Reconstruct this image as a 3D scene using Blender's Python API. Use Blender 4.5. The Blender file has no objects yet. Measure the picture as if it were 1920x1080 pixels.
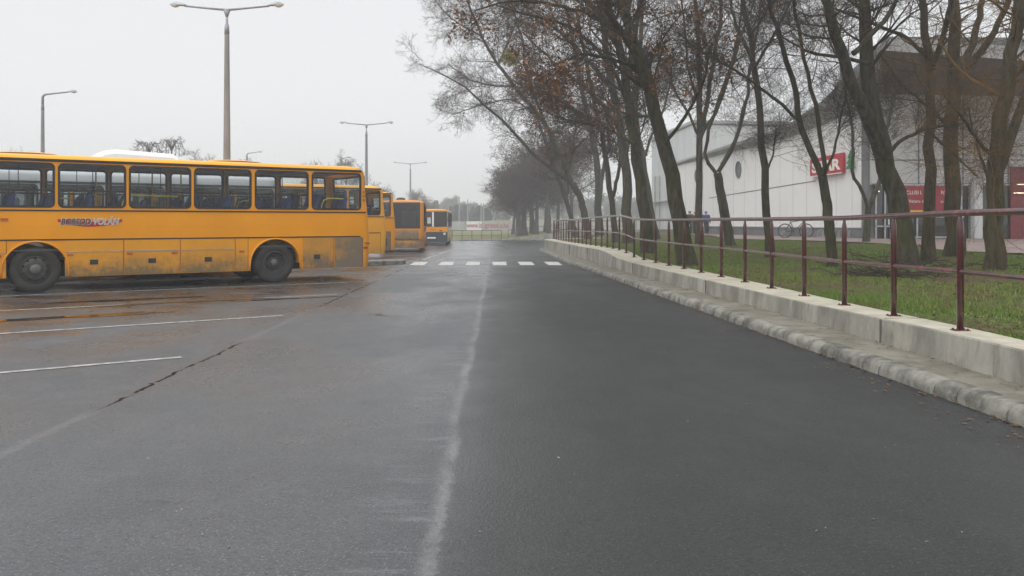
import bpy, bmesh, math, random
import numpy as np
from mathutils import Vector, Matrix
PI = math.pi
random.seed(7)
rng = np.random.default_rng(7)
scene = bpy.context.scene
COL = scene.collection
# ------------------------------------------------------------------ camera
EYE = 1.53          # eye height (m)
FPX = 1600.0        # focal length in pixels of the 1920 px wide photograph
HZ = 415.0          # horizon row
cam_d = bpy.data.cameras.new('camera'); cam = bpy.data.objects.new('camera', cam_d); COL.objects.link(cam)
cam.location = (0, 0, EYE); cam.rotation_euler = (PI/2, 0, 0)
cam_d.sensor_width = 36; cam_d.lens = 36*FPX/1920; cam_d.shift_y = -(540-HZ)/1920
cam_d.clip_start = .05; cam_d.clip_end = 3000
scene.camera = cam
# ------------------------------------------------------------------ world: overcast sky
world = bpy.data.worlds.new("World"); scene.world = world; world.use_nodes = True
nt = world.node_tree; nt.nodes.clear()
N_, L_ = nt.nodes, nt.links
out = N_.new('ShaderNodeOutputWorld')
SUN_EL, SUN_AZ = math.radians(50), math.radians(-140)
sky = N_.new('ShaderNodeTexSky'); sky.sky_type = 'NISHITA'; sky.sun_disc = False
sky.sun_elevation = SUN_EL; sky.sun_rotation = SUN_AZ; sky.air_density = 1; sky.dust_density = 4
bg1 = N_.new('ShaderNodeBackground'); bg1.inputs[1].default_value = 0.05
hs = N_.new('ShaderNodeHueSaturation'); hs.inputs['Saturation'].default_value = .15; L_.new(sky.outputs[0], hs.inputs['Color']); L_.new(hs.outputs[0], bg1.inputs[0])
tc = N_.new('ShaderNodeTexCoord'); sep = N_.new('ShaderNodeSeparateXYZ'); L_.new(tc.outputs['Generated'], sep.inputs[0])
ramp = N_.new('ShaderNodeValToRGB'); L_.new(sep.outputs['Z'], ramp.inputs[0])
e = ramp.color_ramp.elements
e[0].position = 0.0; e[0].color = (.76, .765, .775, 1)
e[1].position = 1.0; e[1].color = (1.40, 1.39, 1.38, 1)
m = e.new(.30); m.color = (.69, .695, .715, 1)
m = e.new(.55); m.color = (1.15, 1.145, 1.14, 1)
nz = N_.new('ShaderNodeTexNoise'); nz.inputs['Scale'].default_value = 2.2; nz.inputs['Detail'].default_value = 3
L_.new(tc.outputs['Generated'], nz.inputs['Vector'])
mr = N_.new('ShaderNodeMapRange'); mr.inputs[3].default_value = .97; mr.inputs[4].default_value = 1.03
L_.new(nz.outputs[0], mr.inputs[0])
bg2 = N_.new('ShaderNodeBackground'); L_.new(ramp.outputs[0], bg2.inputs[0]); L_.new(mr.outputs[0], bg2.inputs[1])
add = N_.new('ShaderNodeAddShader'); L_.new(bg1.outputs[0], add.inputs[0]); L_.new(bg2.outputs[0], add.inputs[1])
L_.new(add.outputs[0], out.inputs[0])
# ------------------------------------------------------------------ sun behind thick cloud
sd = bpy.data.lights.new('sun', 'SUN'); sun = bpy.data.objects.new('sun', sd); COL.objects.link(sun)
sd.energy = .8; sd.angle = math.radians(50); sd.color = (1, .97, .93)
sun.rotation_euler = (PI/2-SUN_EL, 0, PI-SUN_AZ); sun.location = (0, 0, 60)
scene.view_settings.view_transform = 'Standard'; scene.view_settings.look = 'None'
scene.view_settings.exposure = 0.0; scene.view_settings.gamma = 1
scene.cycles.max_bounces = 8; scene.cycles.transparent_max_bounces = 24; scene.cycles.volume_bounces = 1
# ------------------------------------------------------------------ helpers
def new_mat(name):
    m = bpy.data.materials.new(name); m.use_nodes = True
    return m, m.node_tree.nodes, m.node_tree.links, m.node_tree.nodes['Principled BSDF']
def mat(name, col, rough=.6, var=.15, scale=6, bump=0, bscale=60, metal=0, col2=None, spec=.5, detail=5, stretch=None, lo=.35, hi=.65, coat=0):
    m, N, L, P = new_mat(name)
    c2 = col2 or tuple(min(1, c*(1-var)) for c in col)
    c1 = col if col2 else tuple(min(1, c*(1+var)) for c in col)
    tc = N.new('ShaderNodeTexCoord'); mp = N.new('ShaderNodeMapping'); L.new(tc.outputs['Object'], mp.inputs[0])
    if stretch: mp.inputs['Scale'].default_value = stretch
    n = N.new('ShaderNodeTexNoise'); n.inputs['Scale'].default_value = scale; n.inputs['Detail'].default_value = detail
    L.new(mp.outputs[0], n.inputs['Vector'])
    r = N.new('ShaderNodeValToRGB'); r.color_ramp.elements[0].position = lo; r.color_ramp.elements[1].position = hi
    r.color_ramp.elements[0].color = (*c2, 1); r.color_ramp.elements[1].color = (*c1, 1)
    L.new(n.outputs[0], r.inputs[0]); L.new(r.outputs[0], P.inputs['Base Color'])
    P.inputs['Roughness'].default_value = rough; P.inputs['Metallic'].default_value = metal
    P.inputs['Specular IOR Level'].default_value = spec; P.inputs['Coat Weight'].default_value = coat
    if bump:
        b = N.new('ShaderNodeBump'); b.inputs['Strength'].default_value = bump; b.inputs['Distance'].default_value = .01
        n2 = N.new('ShaderNodeTexNoise'); n2.inputs['Scale'].default_value = bscale; n2.inputs['Detail'].default_value = 3
        L.new(mp.outputs[0], n2.inputs['Vector']); L.new(n2.outputs[0], b.inputs['Height']); L.new(b.outputs[0], P.inputs['Normal'])
    return m
class NB:                       # tiny node builder
    def __init__(s, name):
        s.m, s.N, s.L, s.P = new_mat(name)
        s.tc = s.N.new('ShaderNodeTexCoord'); s.obj = s.tc.outputs['Object']
        s.sep = s.N.new('ShaderNodeSeparateXYZ'); s.L.new(s.obj, s.sep.inputs[0])
        s.X, s.Y, s.Z = s.sep.outputs
    def lk(s, v, i):
        if isinstance(v, (int, float)): i.default_value = v
        elif isinstance(v, tuple): i.default_value = v if len(v) == 4 else (*v, 1)
        else: s.L.new(v, i)
    def math(s, op, a, b=0, c=0, clamp=False):
        n = s.N.new('ShaderNodeMath'); n.operation = op; n.use_clamp = clamp
        s.lk(a, n.inputs[0]); s.lk(b, n.inputs[1]); s.lk(c, n.inputs[2]); return n.outputs[0]
    def noise(s, scale, stretch=(1, 1, 1), detail=5, rough=.55, off=0):
        mp = s.N.new('ShaderNodeMapping'); mp.inputs['Scale'].default_value = stretch; mp.inputs['Location'].default_value = (off, off*1.7, 0)
        s.L.new(s.obj, mp.inputs[0]); n = s.N.new('ShaderNodeTexNoise'); n.inputs['Scale'].default_value = scale
        n.inputs['Detail'].default_value = detail; n.inputs['Roughness'].default_value = rough; s.L.new(mp.outputs[0], n.inputs['Vector']); return n.outputs[0]
    def map(s, v, a, b, c=0, d=1):
        n = s.N.new('ShaderNodeMapRange'); n.interpolation_type = 'SMOOTHSTEP'
        s.lk(v, n.inputs[0]); n.inputs[1].default_value = a; n.inputs[2].default_value = b; n.inputs[3].default_value = c; n.inputs[4].default_value = d; return n.outputs[0]
    def mix(s, f, a, b):
        n = s.N.new('ShaderNodeMix'); n.data_type = 'RGBA'; s.lk(f, n.inputs[0]); s.lk(a, n.inputs[6]); s.lk(b, n.inputs[7]); return n.outputs[2]
    def bump(s, h, st, dist=.01):
        b = s.N.new('ShaderNodeBump'); b.inputs['Strength'].default_value = st; b.inputs['Distance'].default_value = dist
        s.L.new(h, b.inputs['Height']); s.L.new(b.outputs[0], s.P.inputs['Normal'])
    def fin(s, col, rough, spec=.5):
        s.lk(col, s.P.inputs['Base Color']); s.lk(rough, s.P.inputs['Roughness']); s.lk(spec, s.P.inputs['Specular IOR Level']); return s.m
def tag(o, label=None, cat=None, group=None, kind=None):
    if label: o['label'] = label
    if cat: o['category'] = cat
    if group: o['group'] = group
    if kind: o['kind'] = kind
    return o
def empty(name, loc=(0, 0, 0), rz=0):
    o = bpy.data.objects.new(name, None); COL.objects.link(o); o.location = loc; o.rotation_euler = (0, 0, rz); o.empty_display_size = .2
    return o
def mesh_obj(name, me, m, parent=None, smooth=False):
    o = bpy.data.objects.new(name, me); COL.objects.link(o)
    if m is not None:
        for k in (m if isinstance(m, (list, tuple)) else [m]): me.materials.append(k)
    if parent is not None: o.parent = parent
    if smooth: me.polygons.foreach_set('use_smooth', [True]*len(me.polygons))
    return o
def np_mesh(name, V, F):
    """V (n,3), F (m,k) uniform polygons"""
    me = bpy.data.meshes.new(name); V = np.asarray(V, dtype=np.float32); F = np.asarray(F, dtype=np.int32); k = F.shape[1]
    me.vertices.add(len(V)); me.vertices.foreach_set('co', V.ravel())
    me.loops.add(F.size); me.loops.foreach_set('vertex_index', F.ravel())
    me.polygons.add(len(F)); me.polygons.foreach_set('loop_start', np.arange(len(F), dtype=np.int32)*k)
    me.update(calc_edges=True); me.validate(); return me
class MB:
    def __init__(s): s.v = []; s.f = []; s.mi = []
    def add(s, V, F, mi=0):
        o = len(s.v); s.v += [tuple(p) for p in V]; s.f += [tuple(i+o for i in f) for f in F]; s.mi += [mi]*len(F); return s
    def box(s, x0, x1, y0, y1, z0, z1, mi=0, M=None):
        V = [Vector((x, y, z)) for z in (z0, z1) for y in (y0, y1) for x in (x0, x1)]
        if M is not None: V = [M @ p for p in V]
        return s.add(V, [(0, 2, 3, 1), (4, 5, 7, 6), (0, 1, 5, 4), (2, 6, 7, 3), (0, 4, 6, 2), (1, 3, 7, 5)], mi)
    def tube(s, pts, r, n=8, cap=True, mi=0):
        pts = [Vector(p) for p in pts]; R = r if isinstance(r, (list, tuple)) else [r]*len(pts)
        V = []; F = []; prev = None
        for i, p in enumerate(pts):
            t = (pts[min(i+1, len(pts)-1)]-pts[max(i-1, 0)])
            if t.length < 1e-9: t = Vector((0, 0, 1))
            t.normalize()
            a = prev if prev is not None else (Vector((0, 0, 1)) if abs(t.z) < .9 else Vector((1, 0, 0)))
            a = (a - t*a.dot(t)).normalized(); prev = a; b = t.cross(a)
            for k in range(n):
                th = 2*PI*k/n; V.append(p+(a*math.cos(th)+b*math.sin(th))*R[i])
        for i in range(len(pts)-1):
            for k in range(n): F.append((i*n+k, i*n+(k+1) % n, (i+1)*n+(k+1) % n, (i+1)*n+k))
        if cap: F.append(tuple(range(n-1, -1, -1))); F.append(tuple((len(pts)-1)*n+k for k in range(n)))
        return s.add(V, F, mi)
    def lathe(s, prof, n=32, M=None, mi=0, close=False):
        """prof: (radius, height) about z"""
        V = []; F = []; m = len(prof)
        for (r, h) in prof:
            for k in range(n):
                a = 2*PI*k/n; V.append(Vector((r*math.cos(a), r*math.sin(a), h)))
        if M is not None: V = [M @ p for p in V]
        for i in range(m-1 if not close else m):
            j = (i+1) % m
            for k in range(n): F.append((i*n+k, i*n+(k+1) % n, j*n+(k+1) % n, j*n+k))
        return s.add(V, F, mi)
    def grid(s, rows, mi=0):
        n = len(rows[0]); V = [p for r in rows for p in r]
        return s.add(V, [(i*n+j, i*n+j+1, (i+1)*n+j+1, (i+1)*n+j) for i in range(len(rows)-1) for j in range(n-1)], mi)
    def build(s, name, m, parent=None, smooth=False, bevel=0, loc=None):
        me = bpy.data.meshes.new(name); me.from_pydata(s.v, [], s.f); me.update()
        o = mesh_obj(name, me, m, parent, smooth)
        if len(set(s.mi)) > 1: me.polygons.foreach_set('material_index', s.mi)
        if bevel:
            b = o.modifiers.new('b', 'BEVEL'); b.width = bevel; b.segments = 2; b.limit_method = 'ANGLE'; b.angle_limit = .6
        if loc: o.location = loc
        return o
def at(px, py, Y): return Vector(((px-960)/FPX*Y, Y, EYE+(HZ-py)/FPX*Y))
def lerp(tab, v):
    if v <= tab[0][0]: return tab[0][1]
    for (a, x), (b, y) in zip(tab, tab[1:]):
        if v <= b: return x+(y-x)*(v-a)/(b-a)
    return tab[-1][1]
def sstep(a, b, v): t = min(1, max(0, (v-a)/(b-a))); return t*t*(3-2*t)
ROADZ = [(14, 0), (40, -.13), (55, -.29), (70, -.46), (90, -.47)]
def gz(Y): return lerp(ROADZ, Y)
KERB = [(-4, 4.3), (2, 4.0), (6.3, 3.8), (8.8, 3.63), (12.2, 3.37), (18.5, 2.98), (25.5, 2.60), (29.2, 2.42), (33.5, 2.1), (38, 1.92), (45, 1.74), (50.5, 1.62), (52.7, 1.7), (54.2, 2.1), (55.6, 3.2), (58, 5), (62, 7.5)]
FRONT = [(-4, 4.55), (5, 4.44), (8.3, 4.34), (11.3, 4.2), (14.4, 3.98), (22, 3.42), (30.7, 3.02), (36, 2.72), (45, 2.4), (50, 2.22)]
POST = [(-4, 4.56), (8.66, 4.55), (12, 4.54), (16, 4.42), (20, 4.2), (26.3, 3.82), (30, 3.72), (33.5, 3.62), (36.5, 3.45), (44, 3.15), (52, 2.86), (58, 2.66)]
TOP = [(0, .44), (8.66, .42), (12, .375), (24, .375), (26.6, .40), (28.2, .49), (30, .535), (36, .50), (46, .42), (58, .37), (80, .37)]
def kx(Y): return lerp(KERB, Y)
def fx(Y): return lerp(FRONT, Y)
def pxl(Y): return lerp(POST, Y)
def tz(Y): return lerp(TOP, Y)
def lawn(X, Y):
    d = X-pxl(min(Y, 58))
    b = tz(Y)-.04
    return b+(.62-b)*sstep(1.5, 11, d)+.02*math.sin(X*1.3+Y*.7)*sstep(.3, 1, d)
def lawn_hit(px, py):
    Y = 20
    for _ in range(60):
        X = (px-960)/FPX*Y; Y = .5*Y+.5*FPX*(EYE-lawn(X, Y))/(py-HZ)
    X = (px-960)/FPX*Y; return Vector((X, Y, lawn(X, Y)))
SEAM = lambda Y: -.25-.0188*Y
# ------------------------------------------------------------------ materials
def asphalt(name, OLD, NEW):
    """worn lot and darker new lane; both meet along a ragged joint at X = SEAM(Y)"""
    b = NB(name)
    big = b.noise(.28, (1, .55, 1), 6, .62); mid = b.noise(2.1, (1, 1, 1), 6, .65, 3); damp = b.noise(.55, (1, .5, 1), 6, .6, 9)
    fine = b.noise(75, (1, 1, 1), 1, .5); grit = b.noise(38, (1, 1, 1), 3, .8, 4); crumb = b.noise(17, (1, 1, 1), 4, .8, 14)
    ax = b.math('MULTIPLY_ADD', b.Y, .0188, b.math('ADD', b.X, .25))
    jag = b.math('MULTIPLY', b.math('SUBTRACT', b.noise(9, (1, 1, 1), 6, .75, 31), .5), .13)
    slow = b.math('MULTIPLY', b.math('SUBTRACT', b.noise(.5, (.1, 1, 1), 3, .6, 41), .5), .16)
    axj = b.math('ADD', b.math('ADD', ax, jag), slow)
    side = b.map(axj, -.012, .012, 0, 1)                       # 0 old, 1 new
    soft = b.map(axj, -.02, .30, 0, 1); hard = b.map(axj, -.03, .03, 0, 1)
    blend = b.math('MULTIPLY_ADD', hard, .5, b.math('MULTIPLY', soft, .5)); sheen = b.map(b.math('ADD', axj, b.math('MULTIPLY', b.math('SUBTRACT', damp, .5), 1.2)), -.1, 1.6, 0, 1)
    def surf(base, k):
        c = b.mix(b.map(big, .3, .7), tuple(x*.74 for x in base), tuple(x*1.28 for x in base))
        c = b.mix(b.math('MULTIPLY', b.map(mid, .42, .72), .45), c, tuple(x*1.5 for x in base))
        c = b.mix(b.math('MULTIPLY', b.map(fine, .60, .72), .8), c, tuple(min(1, x*3.6) for x in base))
        c = b.mix(b.math('MULTIPLY', b.map(crumb, .36, .50, 1, 0), .35), c, tuple(x*.45 for x in base))
        return b.mix(b.math('MULTIPLY', b.map(grit, .36, .46, 1, 0), .75), c, tuple(x*.25 for x in base))
    c = b.mix(blend, surf(OLD, 0), surf(NEW, 1))
    wob = b.math('MULTIPLY', b.math('SUBTRACT', b.noise(2.5, (1, 1, 1), 6, .7, 1), .5), .34); d = b.math('ADD', ax, wob)
    sp = b.math('MULTIPLY', b.math('MULTIPLY', b.map(d, -.62, -.02, 0, 1), b.map(axj, 0, .05, 1, 0)), b.map(b.noise(3.5, (.4, 2.6, 1), 7, .7, 5), .50, .66))
    sp2 = b.map(b.math('ABSOLUTE', b.math('ADD', axj, .035)), 0, .085, 1, 0)
    s = b.math('MAXIMUM', b.math('MULTIPLY', sp, .65), b.math('MULTIPLY', sp2, b.map(b.noise(2.6, (1, .6, 1), 5, .65, 2), .36, .62, .08, .85)))
    s = b.math('MULTIPLY', b.math('MULTIPLY', s, b.map(grit, .3, .6, .45, 1)), b.map(side, 0, 1, 1, .25))
    c = b.mix(b.math('MULTIPLY', s, .85), c, (.20, .208, .212))
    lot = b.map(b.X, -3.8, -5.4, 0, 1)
    yy = b.math('MULTIPLY', b.map(b.Y, 9.2, 11.2, 0, 1), b.map(b.Y, 19, 24, 1, 0))
    silt = b.math('MULTIPLY', b.math('MULTIPLY', lot, yy), b.map(b.noise(.5, (.6, 1.4, 1), 9, .70, 6), .49, .565))
    c = b.mix(b.math('MULTIPLY', silt, .7), c, (.115, .058, .018))
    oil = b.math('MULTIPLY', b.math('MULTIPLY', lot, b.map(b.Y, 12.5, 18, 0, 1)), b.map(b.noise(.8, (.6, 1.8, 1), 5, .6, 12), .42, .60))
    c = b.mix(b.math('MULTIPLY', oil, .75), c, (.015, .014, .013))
    cr = b.math('ADD', b.math('MULTIPLY_ADD', b.Y, .0135, b.math('ADD', b.X, 3.27)), b.math('MULTIPLY', b.math('SUBTRACT', b.noise(1.6, (1, 1, 1), 7, .75, 8), .5), .26))
    brk = b.map(b.noise(3, (.4, 1, 1), 4, .7, 51), .36, .5)
    seg = b.math('MAXIMUM', b.math('MULTIPLY', b.map(b.Y, 6.6, 7.4, 0, 1), b.map(b.Y, 10.2, 11.4, 1, 0)), b.math('MULTIPLY', b.map(b.Y, 14, 16, 0, 1), b.map(b.noise(.5, (.1, 1, 1), 2, .5, 15), .38, .5)))
    crk = b.math('MULTIPLY', b.math('MULTIPLY', b.map(b.math('ABSOLUTE', cr), .006, .030, 1, 0), seg), brk)
    crw = b.math('MULTIPLY', b.math('MULTIPLY', b.map(b.math('ABSOLUTE', cr), .01, .07, .26, 0), b.math('SUBTRACT', 1, seg)), b.map(grit, .3, .55, .3, 1))
    c = b.mix(crw, c, (.20, .205, .205)); c = b.mix(b.math('MULTIPLY', b.math('MULTIPLY', b.map(b.math('ABSOLUTE', cr), .006, .035, 1, 0), seg), .7), c, (.05, .032, .018)); c = b.mix(crk, c, (.018, .012, .007))
    # hairline cracks in the old surface
    vo = b.N.new('ShaderNodeTexVoronoi'); vo.feature = 'DISTANCE_TO_EDGE'; vo.inputs['Scale'].default_value = .33
    mp = b.N.new('ShaderNodeVectorMath'); mp.operation = 'ADD'; nn = b.N.new('ShaderNodeTexNoise'); nn.inputs['Scale'].default_value = 1.3; nn.inputs['Detail'].default_value = 6; b.L.new(b.obj, nn.inputs['Vector'])
    b.L.new(b.obj, mp.inputs[0]); b.L.new(nn.outputs['Color'], mp.inputs[1]); b.L.new(mp.outputs[0], vo.inputs['Vector'])
    hl = b.math('MULTIPLY', b.math('MULTIPLY', b.map(vo.outputs['Distance'], .002, .009, 1, 0), b.map(b.noise(.25, (1, 1, 1), 3, .5, 61), .54, .60)), b.math('SUBTRACT', 1, side))
    c = b.mix(b.math('MULTIPLY', hl, .7), c, (.02, .02, .02))
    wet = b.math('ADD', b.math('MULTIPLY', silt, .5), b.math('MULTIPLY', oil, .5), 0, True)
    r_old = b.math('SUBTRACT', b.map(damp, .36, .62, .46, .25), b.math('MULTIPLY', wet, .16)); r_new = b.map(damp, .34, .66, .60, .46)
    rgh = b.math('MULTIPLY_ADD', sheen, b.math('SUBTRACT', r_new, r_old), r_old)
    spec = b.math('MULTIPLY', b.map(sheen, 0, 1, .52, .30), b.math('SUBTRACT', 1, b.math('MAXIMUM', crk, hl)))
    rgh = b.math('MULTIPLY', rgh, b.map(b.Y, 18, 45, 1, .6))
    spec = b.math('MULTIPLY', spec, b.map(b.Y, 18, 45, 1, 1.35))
    rgh = b.math('MAXIMUM', rgh, b.math('MULTIPLY', crk, .9))
    b.bump(b.math('ADD', b.math('MULTIPLY', fine, .6), b.math('ADD', grit, b.math('MULTIPLY', crumb, .5))), .55, .010)
    return b.fin(c, rgh, spec)
M = {}
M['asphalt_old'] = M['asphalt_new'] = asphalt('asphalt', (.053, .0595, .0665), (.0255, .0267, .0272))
M['white_paint'] = mat('road_paint', (.54, .54, .52), .55, scale=14, col2=(.32, .33, .32), lo=.3, hi=.55, bump=.3)
M['thin_paint'] = mat('worn_bay_paint', (.42, .42, .41), .5, scale=9, col2=(.22, .225, .22), lo=.38, hi=.58, bump=.3)
b = NB('concrete'); n1 = b.noise(1.6, (1, 1, .5), 8, .68); n2 = b.noise(5, (1.5, 1.5, .25), 6, .7, 3); n3 = b.noise(70)
c = b.mix(b.map(n1, .35, .68), (.17, .165, .14), (.36, .35, .305)); c = b.mix(b.math('MULTIPLY', b.map(n2, .54, .74), .6), c, (.105, .10, .085))
c = b.mix(b.map(b.noise(.9, (1, 1, 1), 5, .6, 7), .62, .70, 0, .45), c, (.42, .40, .34))
b.bump(b.math('ADD', n3, b.math('MULTIPLY', n1, 2)), .5, .012); M['concrete'] = b.fin(c, .85)
b = NB('concrete_cap'); n1 = b.noise(2.5, (1, 1, 1), 8, .7); n3 = b.noise(90)
c = b.mix(b.map(n1, .3, .7), (.34, .32, .25), (.50, .47, .38)); b.bump(n3, .5, .01); M['cap'] = b.fin(c, .85)
b = NB('kerb_stone'); n1 = b.noise(3.2, (1, 1, 1), 8, .7); n3 = b.noise(80)
c = b.mix(b.map(n1, .34, .64), (.075, .073, .063), (.26, .25, .22)); b.bump(b.math('ADD', n3, n1), .6, .01); M['kerb'] = b.fin(c, .75)
b = NB('sidewalk_paving'); n1 = b.noise(1.8, (1, 1, 1), 8, .7); n3 = b.noise(45, (1, 1, 1), 4, .7)
c = b.mix(b.map(n1, .3, .7), (.11, .10, .078), (.24, .225, .18)); c = b.mix(b.map(n3, .6, .72, 0, .7), c, (.10, .085, .05)); b.bump(n3, .8, .012); M['walk'] = b.fin(c, .85)
b = NB('lawn_soil'); n1 = b.noise(.8, (1, 1, 1), 7, .65); n2 = b.noise(14, (1, 1, 1), 4, .7, 4)
c = b.mix(b.map(n1, .42, .6), (.080, .100, .022), (.095, .068, .038)); c = b.mix(b.map(n2, .5, .7, 0, .8), c, (.055, .075, .016)); b.bump(n2, 1, .05); M['soil'] = b.fin(c, .95, .2)
b = NB('field_grass'); n1 = b.noise(.12, (1, 1, 1), 7, .65); n2 = b.noise(2, (1, .4, 1), 5, .7, 4)
c = b.mix(b.map(n1, .35, .65), (.14, .15, .055), (.19, .17, .09)); c = b.mix(b.map(n2, .5, .7, 0, .6), c, (.10, .14, .04)); M['field'] = b.fin(c, .95, .2)
b = NB('red_pavers'); n1 = b.noise(.9, (1, 1, 1), 6, .65); n2 = b.noise(16, (1, 1, 1), 3, .6)
c = b.mix(b.map(n1, .35, .65), (.20, .135, .12), (.27, .215, .20)); c = b.mix(b.map(n2, .55, .7, 0, .5), c, (.12, .08, .07)); M['paver'] = b.fin(c, .6)
def blades(name, c1, c2):
    b = NB(name); n = b.noise(.9, (1, 1, 1), 6, .65); n2 = b.noise(30, (1, 1, 1), 2, .6)
    c = b.mix(b.map(n, .4, .62), c1, c2); c = b.mix(b.map(n2, .4, .6, 0, .5), c, tuple(x*1.6 for x in c1))
    b.P.inputs['Roughness'].default_value = .6; return b.fin(c, .65, .25)
M['grass'] = blades('grass_blades', (.100, .175, .026), (.15, .125, .045))
M['dead_leaf'] = mat('dead_leaf', (.15, .075, .035), .8, col2=(.07, .04, .022), scale=8, lo=.4, hi=.6)
M['red_rail'] = None
b = NB('maroon_paint'); n1 = b.noise(5, (1, 1, 1), 7, .75); n2 = b.noise(60)
c = b.mix(b.map(n1, .4, .6), (.042, .006, .008), (.068, .010, .013)); c = b.mix(b.map(b.noise(7, (1, 1, 1), 8, .8, 9), .54, .60, 0, .75), c, (.30, .05, .07))
b.bump(n2, .2, .003); b.P.inputs['Coat Weight'].default_value = .8; b.P.inputs['Coat Roughness'].default_value = .18; M['maroon'] = b.fin(c, b.map(n1, .3, .7, .26, .42))
M['black_rail'] = mat('black_railing', (.03, .03, .033), .5)
def bark(name, c1, c2, moss=.5):
    b = NB(name); n1 = b.noise(9, (1, 1, .22), 8, .75); n2 = b.noise(1.2, (1, 1, .6), 5, .6, 4); v = b.noise(30, (1, 1, .18), 5, .7)
    c = b.mix(b.map(n1, .36, .62), c1, c2); c = b.mix(b.math('MULTIPLY', b.map(n2, .45, .65), moss), c, (.052, .058, .014))
    b.bump(b.math('ADD', v, n1), 1.0, .035); return b.fin(c, .9, .2)
M['bark'] = bark('bark', (.020, .0175, .012), (.082, .070, .049))
M['bark_willow'] = bark('willow_bark', (.026, .021, .012), (.092, .074, .045), .25)
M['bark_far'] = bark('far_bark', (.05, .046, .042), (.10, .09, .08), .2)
M['twig'] = mat('twig', (.070, .052, .038), .85, col2=(.034, .027, .021), scale=3, spec=.2)
M['twig_red'] = mat('twig_red', (.075, .038, .026), .85, col2=(.034, .022, .018), scale=3, spec=.2)
M['twig_willow'] = mat('twig_willow', (.17, .090, .022), .8, col2=(.060, .040, .020), scale=1.5, spec=.2)
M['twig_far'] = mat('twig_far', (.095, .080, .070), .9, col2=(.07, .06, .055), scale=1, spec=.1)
M['seed'] = mat('maple_keys', (.26, .11, .035), .8, col2=(.09, .045, .025), scale=5, lo=.4, hi=.6, spec=.2)
M['seed_red'] = mat('red_seed', (.125, .055, .036), .85, col2=(.060, .028, .020), scale=1.2, lo=.4, hi=.6, spec=.2)
M['mistletoe'] = mat('mistletoe', (.30, .32, .03), .6, col2=(.16, .18, .02), scale=3)
M['conifer'] = mat('conifer', (.025, .045, .035), .9, col2=(.014, .026, .02), scale=.8, spec=.15)
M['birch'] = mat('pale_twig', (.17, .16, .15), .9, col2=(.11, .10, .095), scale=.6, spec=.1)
def paint(name, col, dirt=.25, top=1.2, dirtcol=(.11, .085, .055), base=.0, rough=.3):
    """painted bus panel, road film that thins out upwards (object z)"""
    b = NB(name); n = b.noise(1.4, (1, 1, 1.5), 7, .68); n2 = b.noise(14, (1, 1, .25), 5, .7, 3); n3 = b.noise(.6, (1, 1, 1), 4, .6, 8)
    c = b.mix(b.map(n3, .3, .7), tuple(x*.93 for x in col), tuple(min(1, x*1.05) for x in col))
    g = b.map(b.Z, .35, top, 1, 0)
    f = b.math('MULTIPLY', b.math('ADD', g, base), b.map(b.math('ADD', b.math('MULTIPLY', n, .75), b.math('MULTIPLY', n2, .25)), .32, .62, .15, 1))
    f = b.math('MULTIPLY', f, dirt, clamp=True)
    c = b.mix(f, c, dirtcol); r = b.map(f, 0, .8, rough, .75)
    return b.fin(c, r, .3)
YEL = (.84, .325, .003)
M['yellow'] = paint('bus_yellow', YEL, .35)
M['yellow_b'] = paint('bus_light_yellow', (.78, .36, .02), .4)
M['orange'] = paint('bus_orange', (.66, .25, .018), .75, 1.4)
M['roofyel'] = paint('bus_roof_yellow', (.90, .42, .03), .12, .5)
M['hatch'] = paint('bus_hatch', (.80, .34, .008), 1.1, 1.0, (.20, .135, .06), .12)
M['dirty'] = paint('bus_dirty_flap', (.50, .25, .03), 1.5, 1.3, (.19, .15, .11), .62, .6)
M['dirty2'] = paint('bus_soot_flap', (.62, .28, .02), 1.0, .95, (.17, .125, .085), .45, .5)
M['silver'] = paint('bus_silver', (.55, .57, .60), .3)
M['cream'] = paint('bus_cream', (.60, .46, .22), .5)
M['rubber'] = mat('rubber', (.018, .018, .019), .55)
M['tyre'] = mat('tyre', (.022, .021, .020), .8, col2=(.042, .039, .034), scale=5, bump=.3)
M['rim'] = mat('steel_rim', (.085, .082, .078), .6, col2=(.05, .046, .042), scale=9, metal=.3)
M['hub'] = mat('hub', (.11, .11, .105), .6, metal=.3)
M['under'] = mat('underbody', (.015, .015, .015), .9)
M['blue_seat'] = mat('seat_cloth', (.020, .040, .15), .9, col2=(.012, .022, .075), scale=20)
M['grey_in'] = mat('interior_panel', (.55, .55, .54), .7)
M['dark_in'] = mat('interior_floor', (.07, .07, .07), .8)
M['handrail'] = mat('yellow_handrail', (.62, .50, .03), .35)
M['alu'] = mat('aluminium', (.42, .43, .44), .35, metal=.8)
M['white_gloss'] = mat('white_gelcoat', (.86, .87, .88), .3, var=.02)
M['black'] = mat('black_plastic', (.022, .023, .024), .45)
M['navy'] = mat('dark_bumper', (.03, .034, .042), .55)
M['lampglass'] = mat('lamp_glass', (.6, .6, .58), .15)
M['amber'] = mat('amber_lens', (.45, .10, .01), .25)
M['redlens'] = mat('red_lens', (.35, .02, .01), .25)
M['logo_red'] = mat('logo_red', (.42, .015, .03), .4, var=.05)
M['logo_dark'] = mat('logo_dark', (.035, .04, .045), .4, var=.05)
M['logo_light'] = mat('logo_light', (.62, .64, .63), .4, var=.05)
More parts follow.
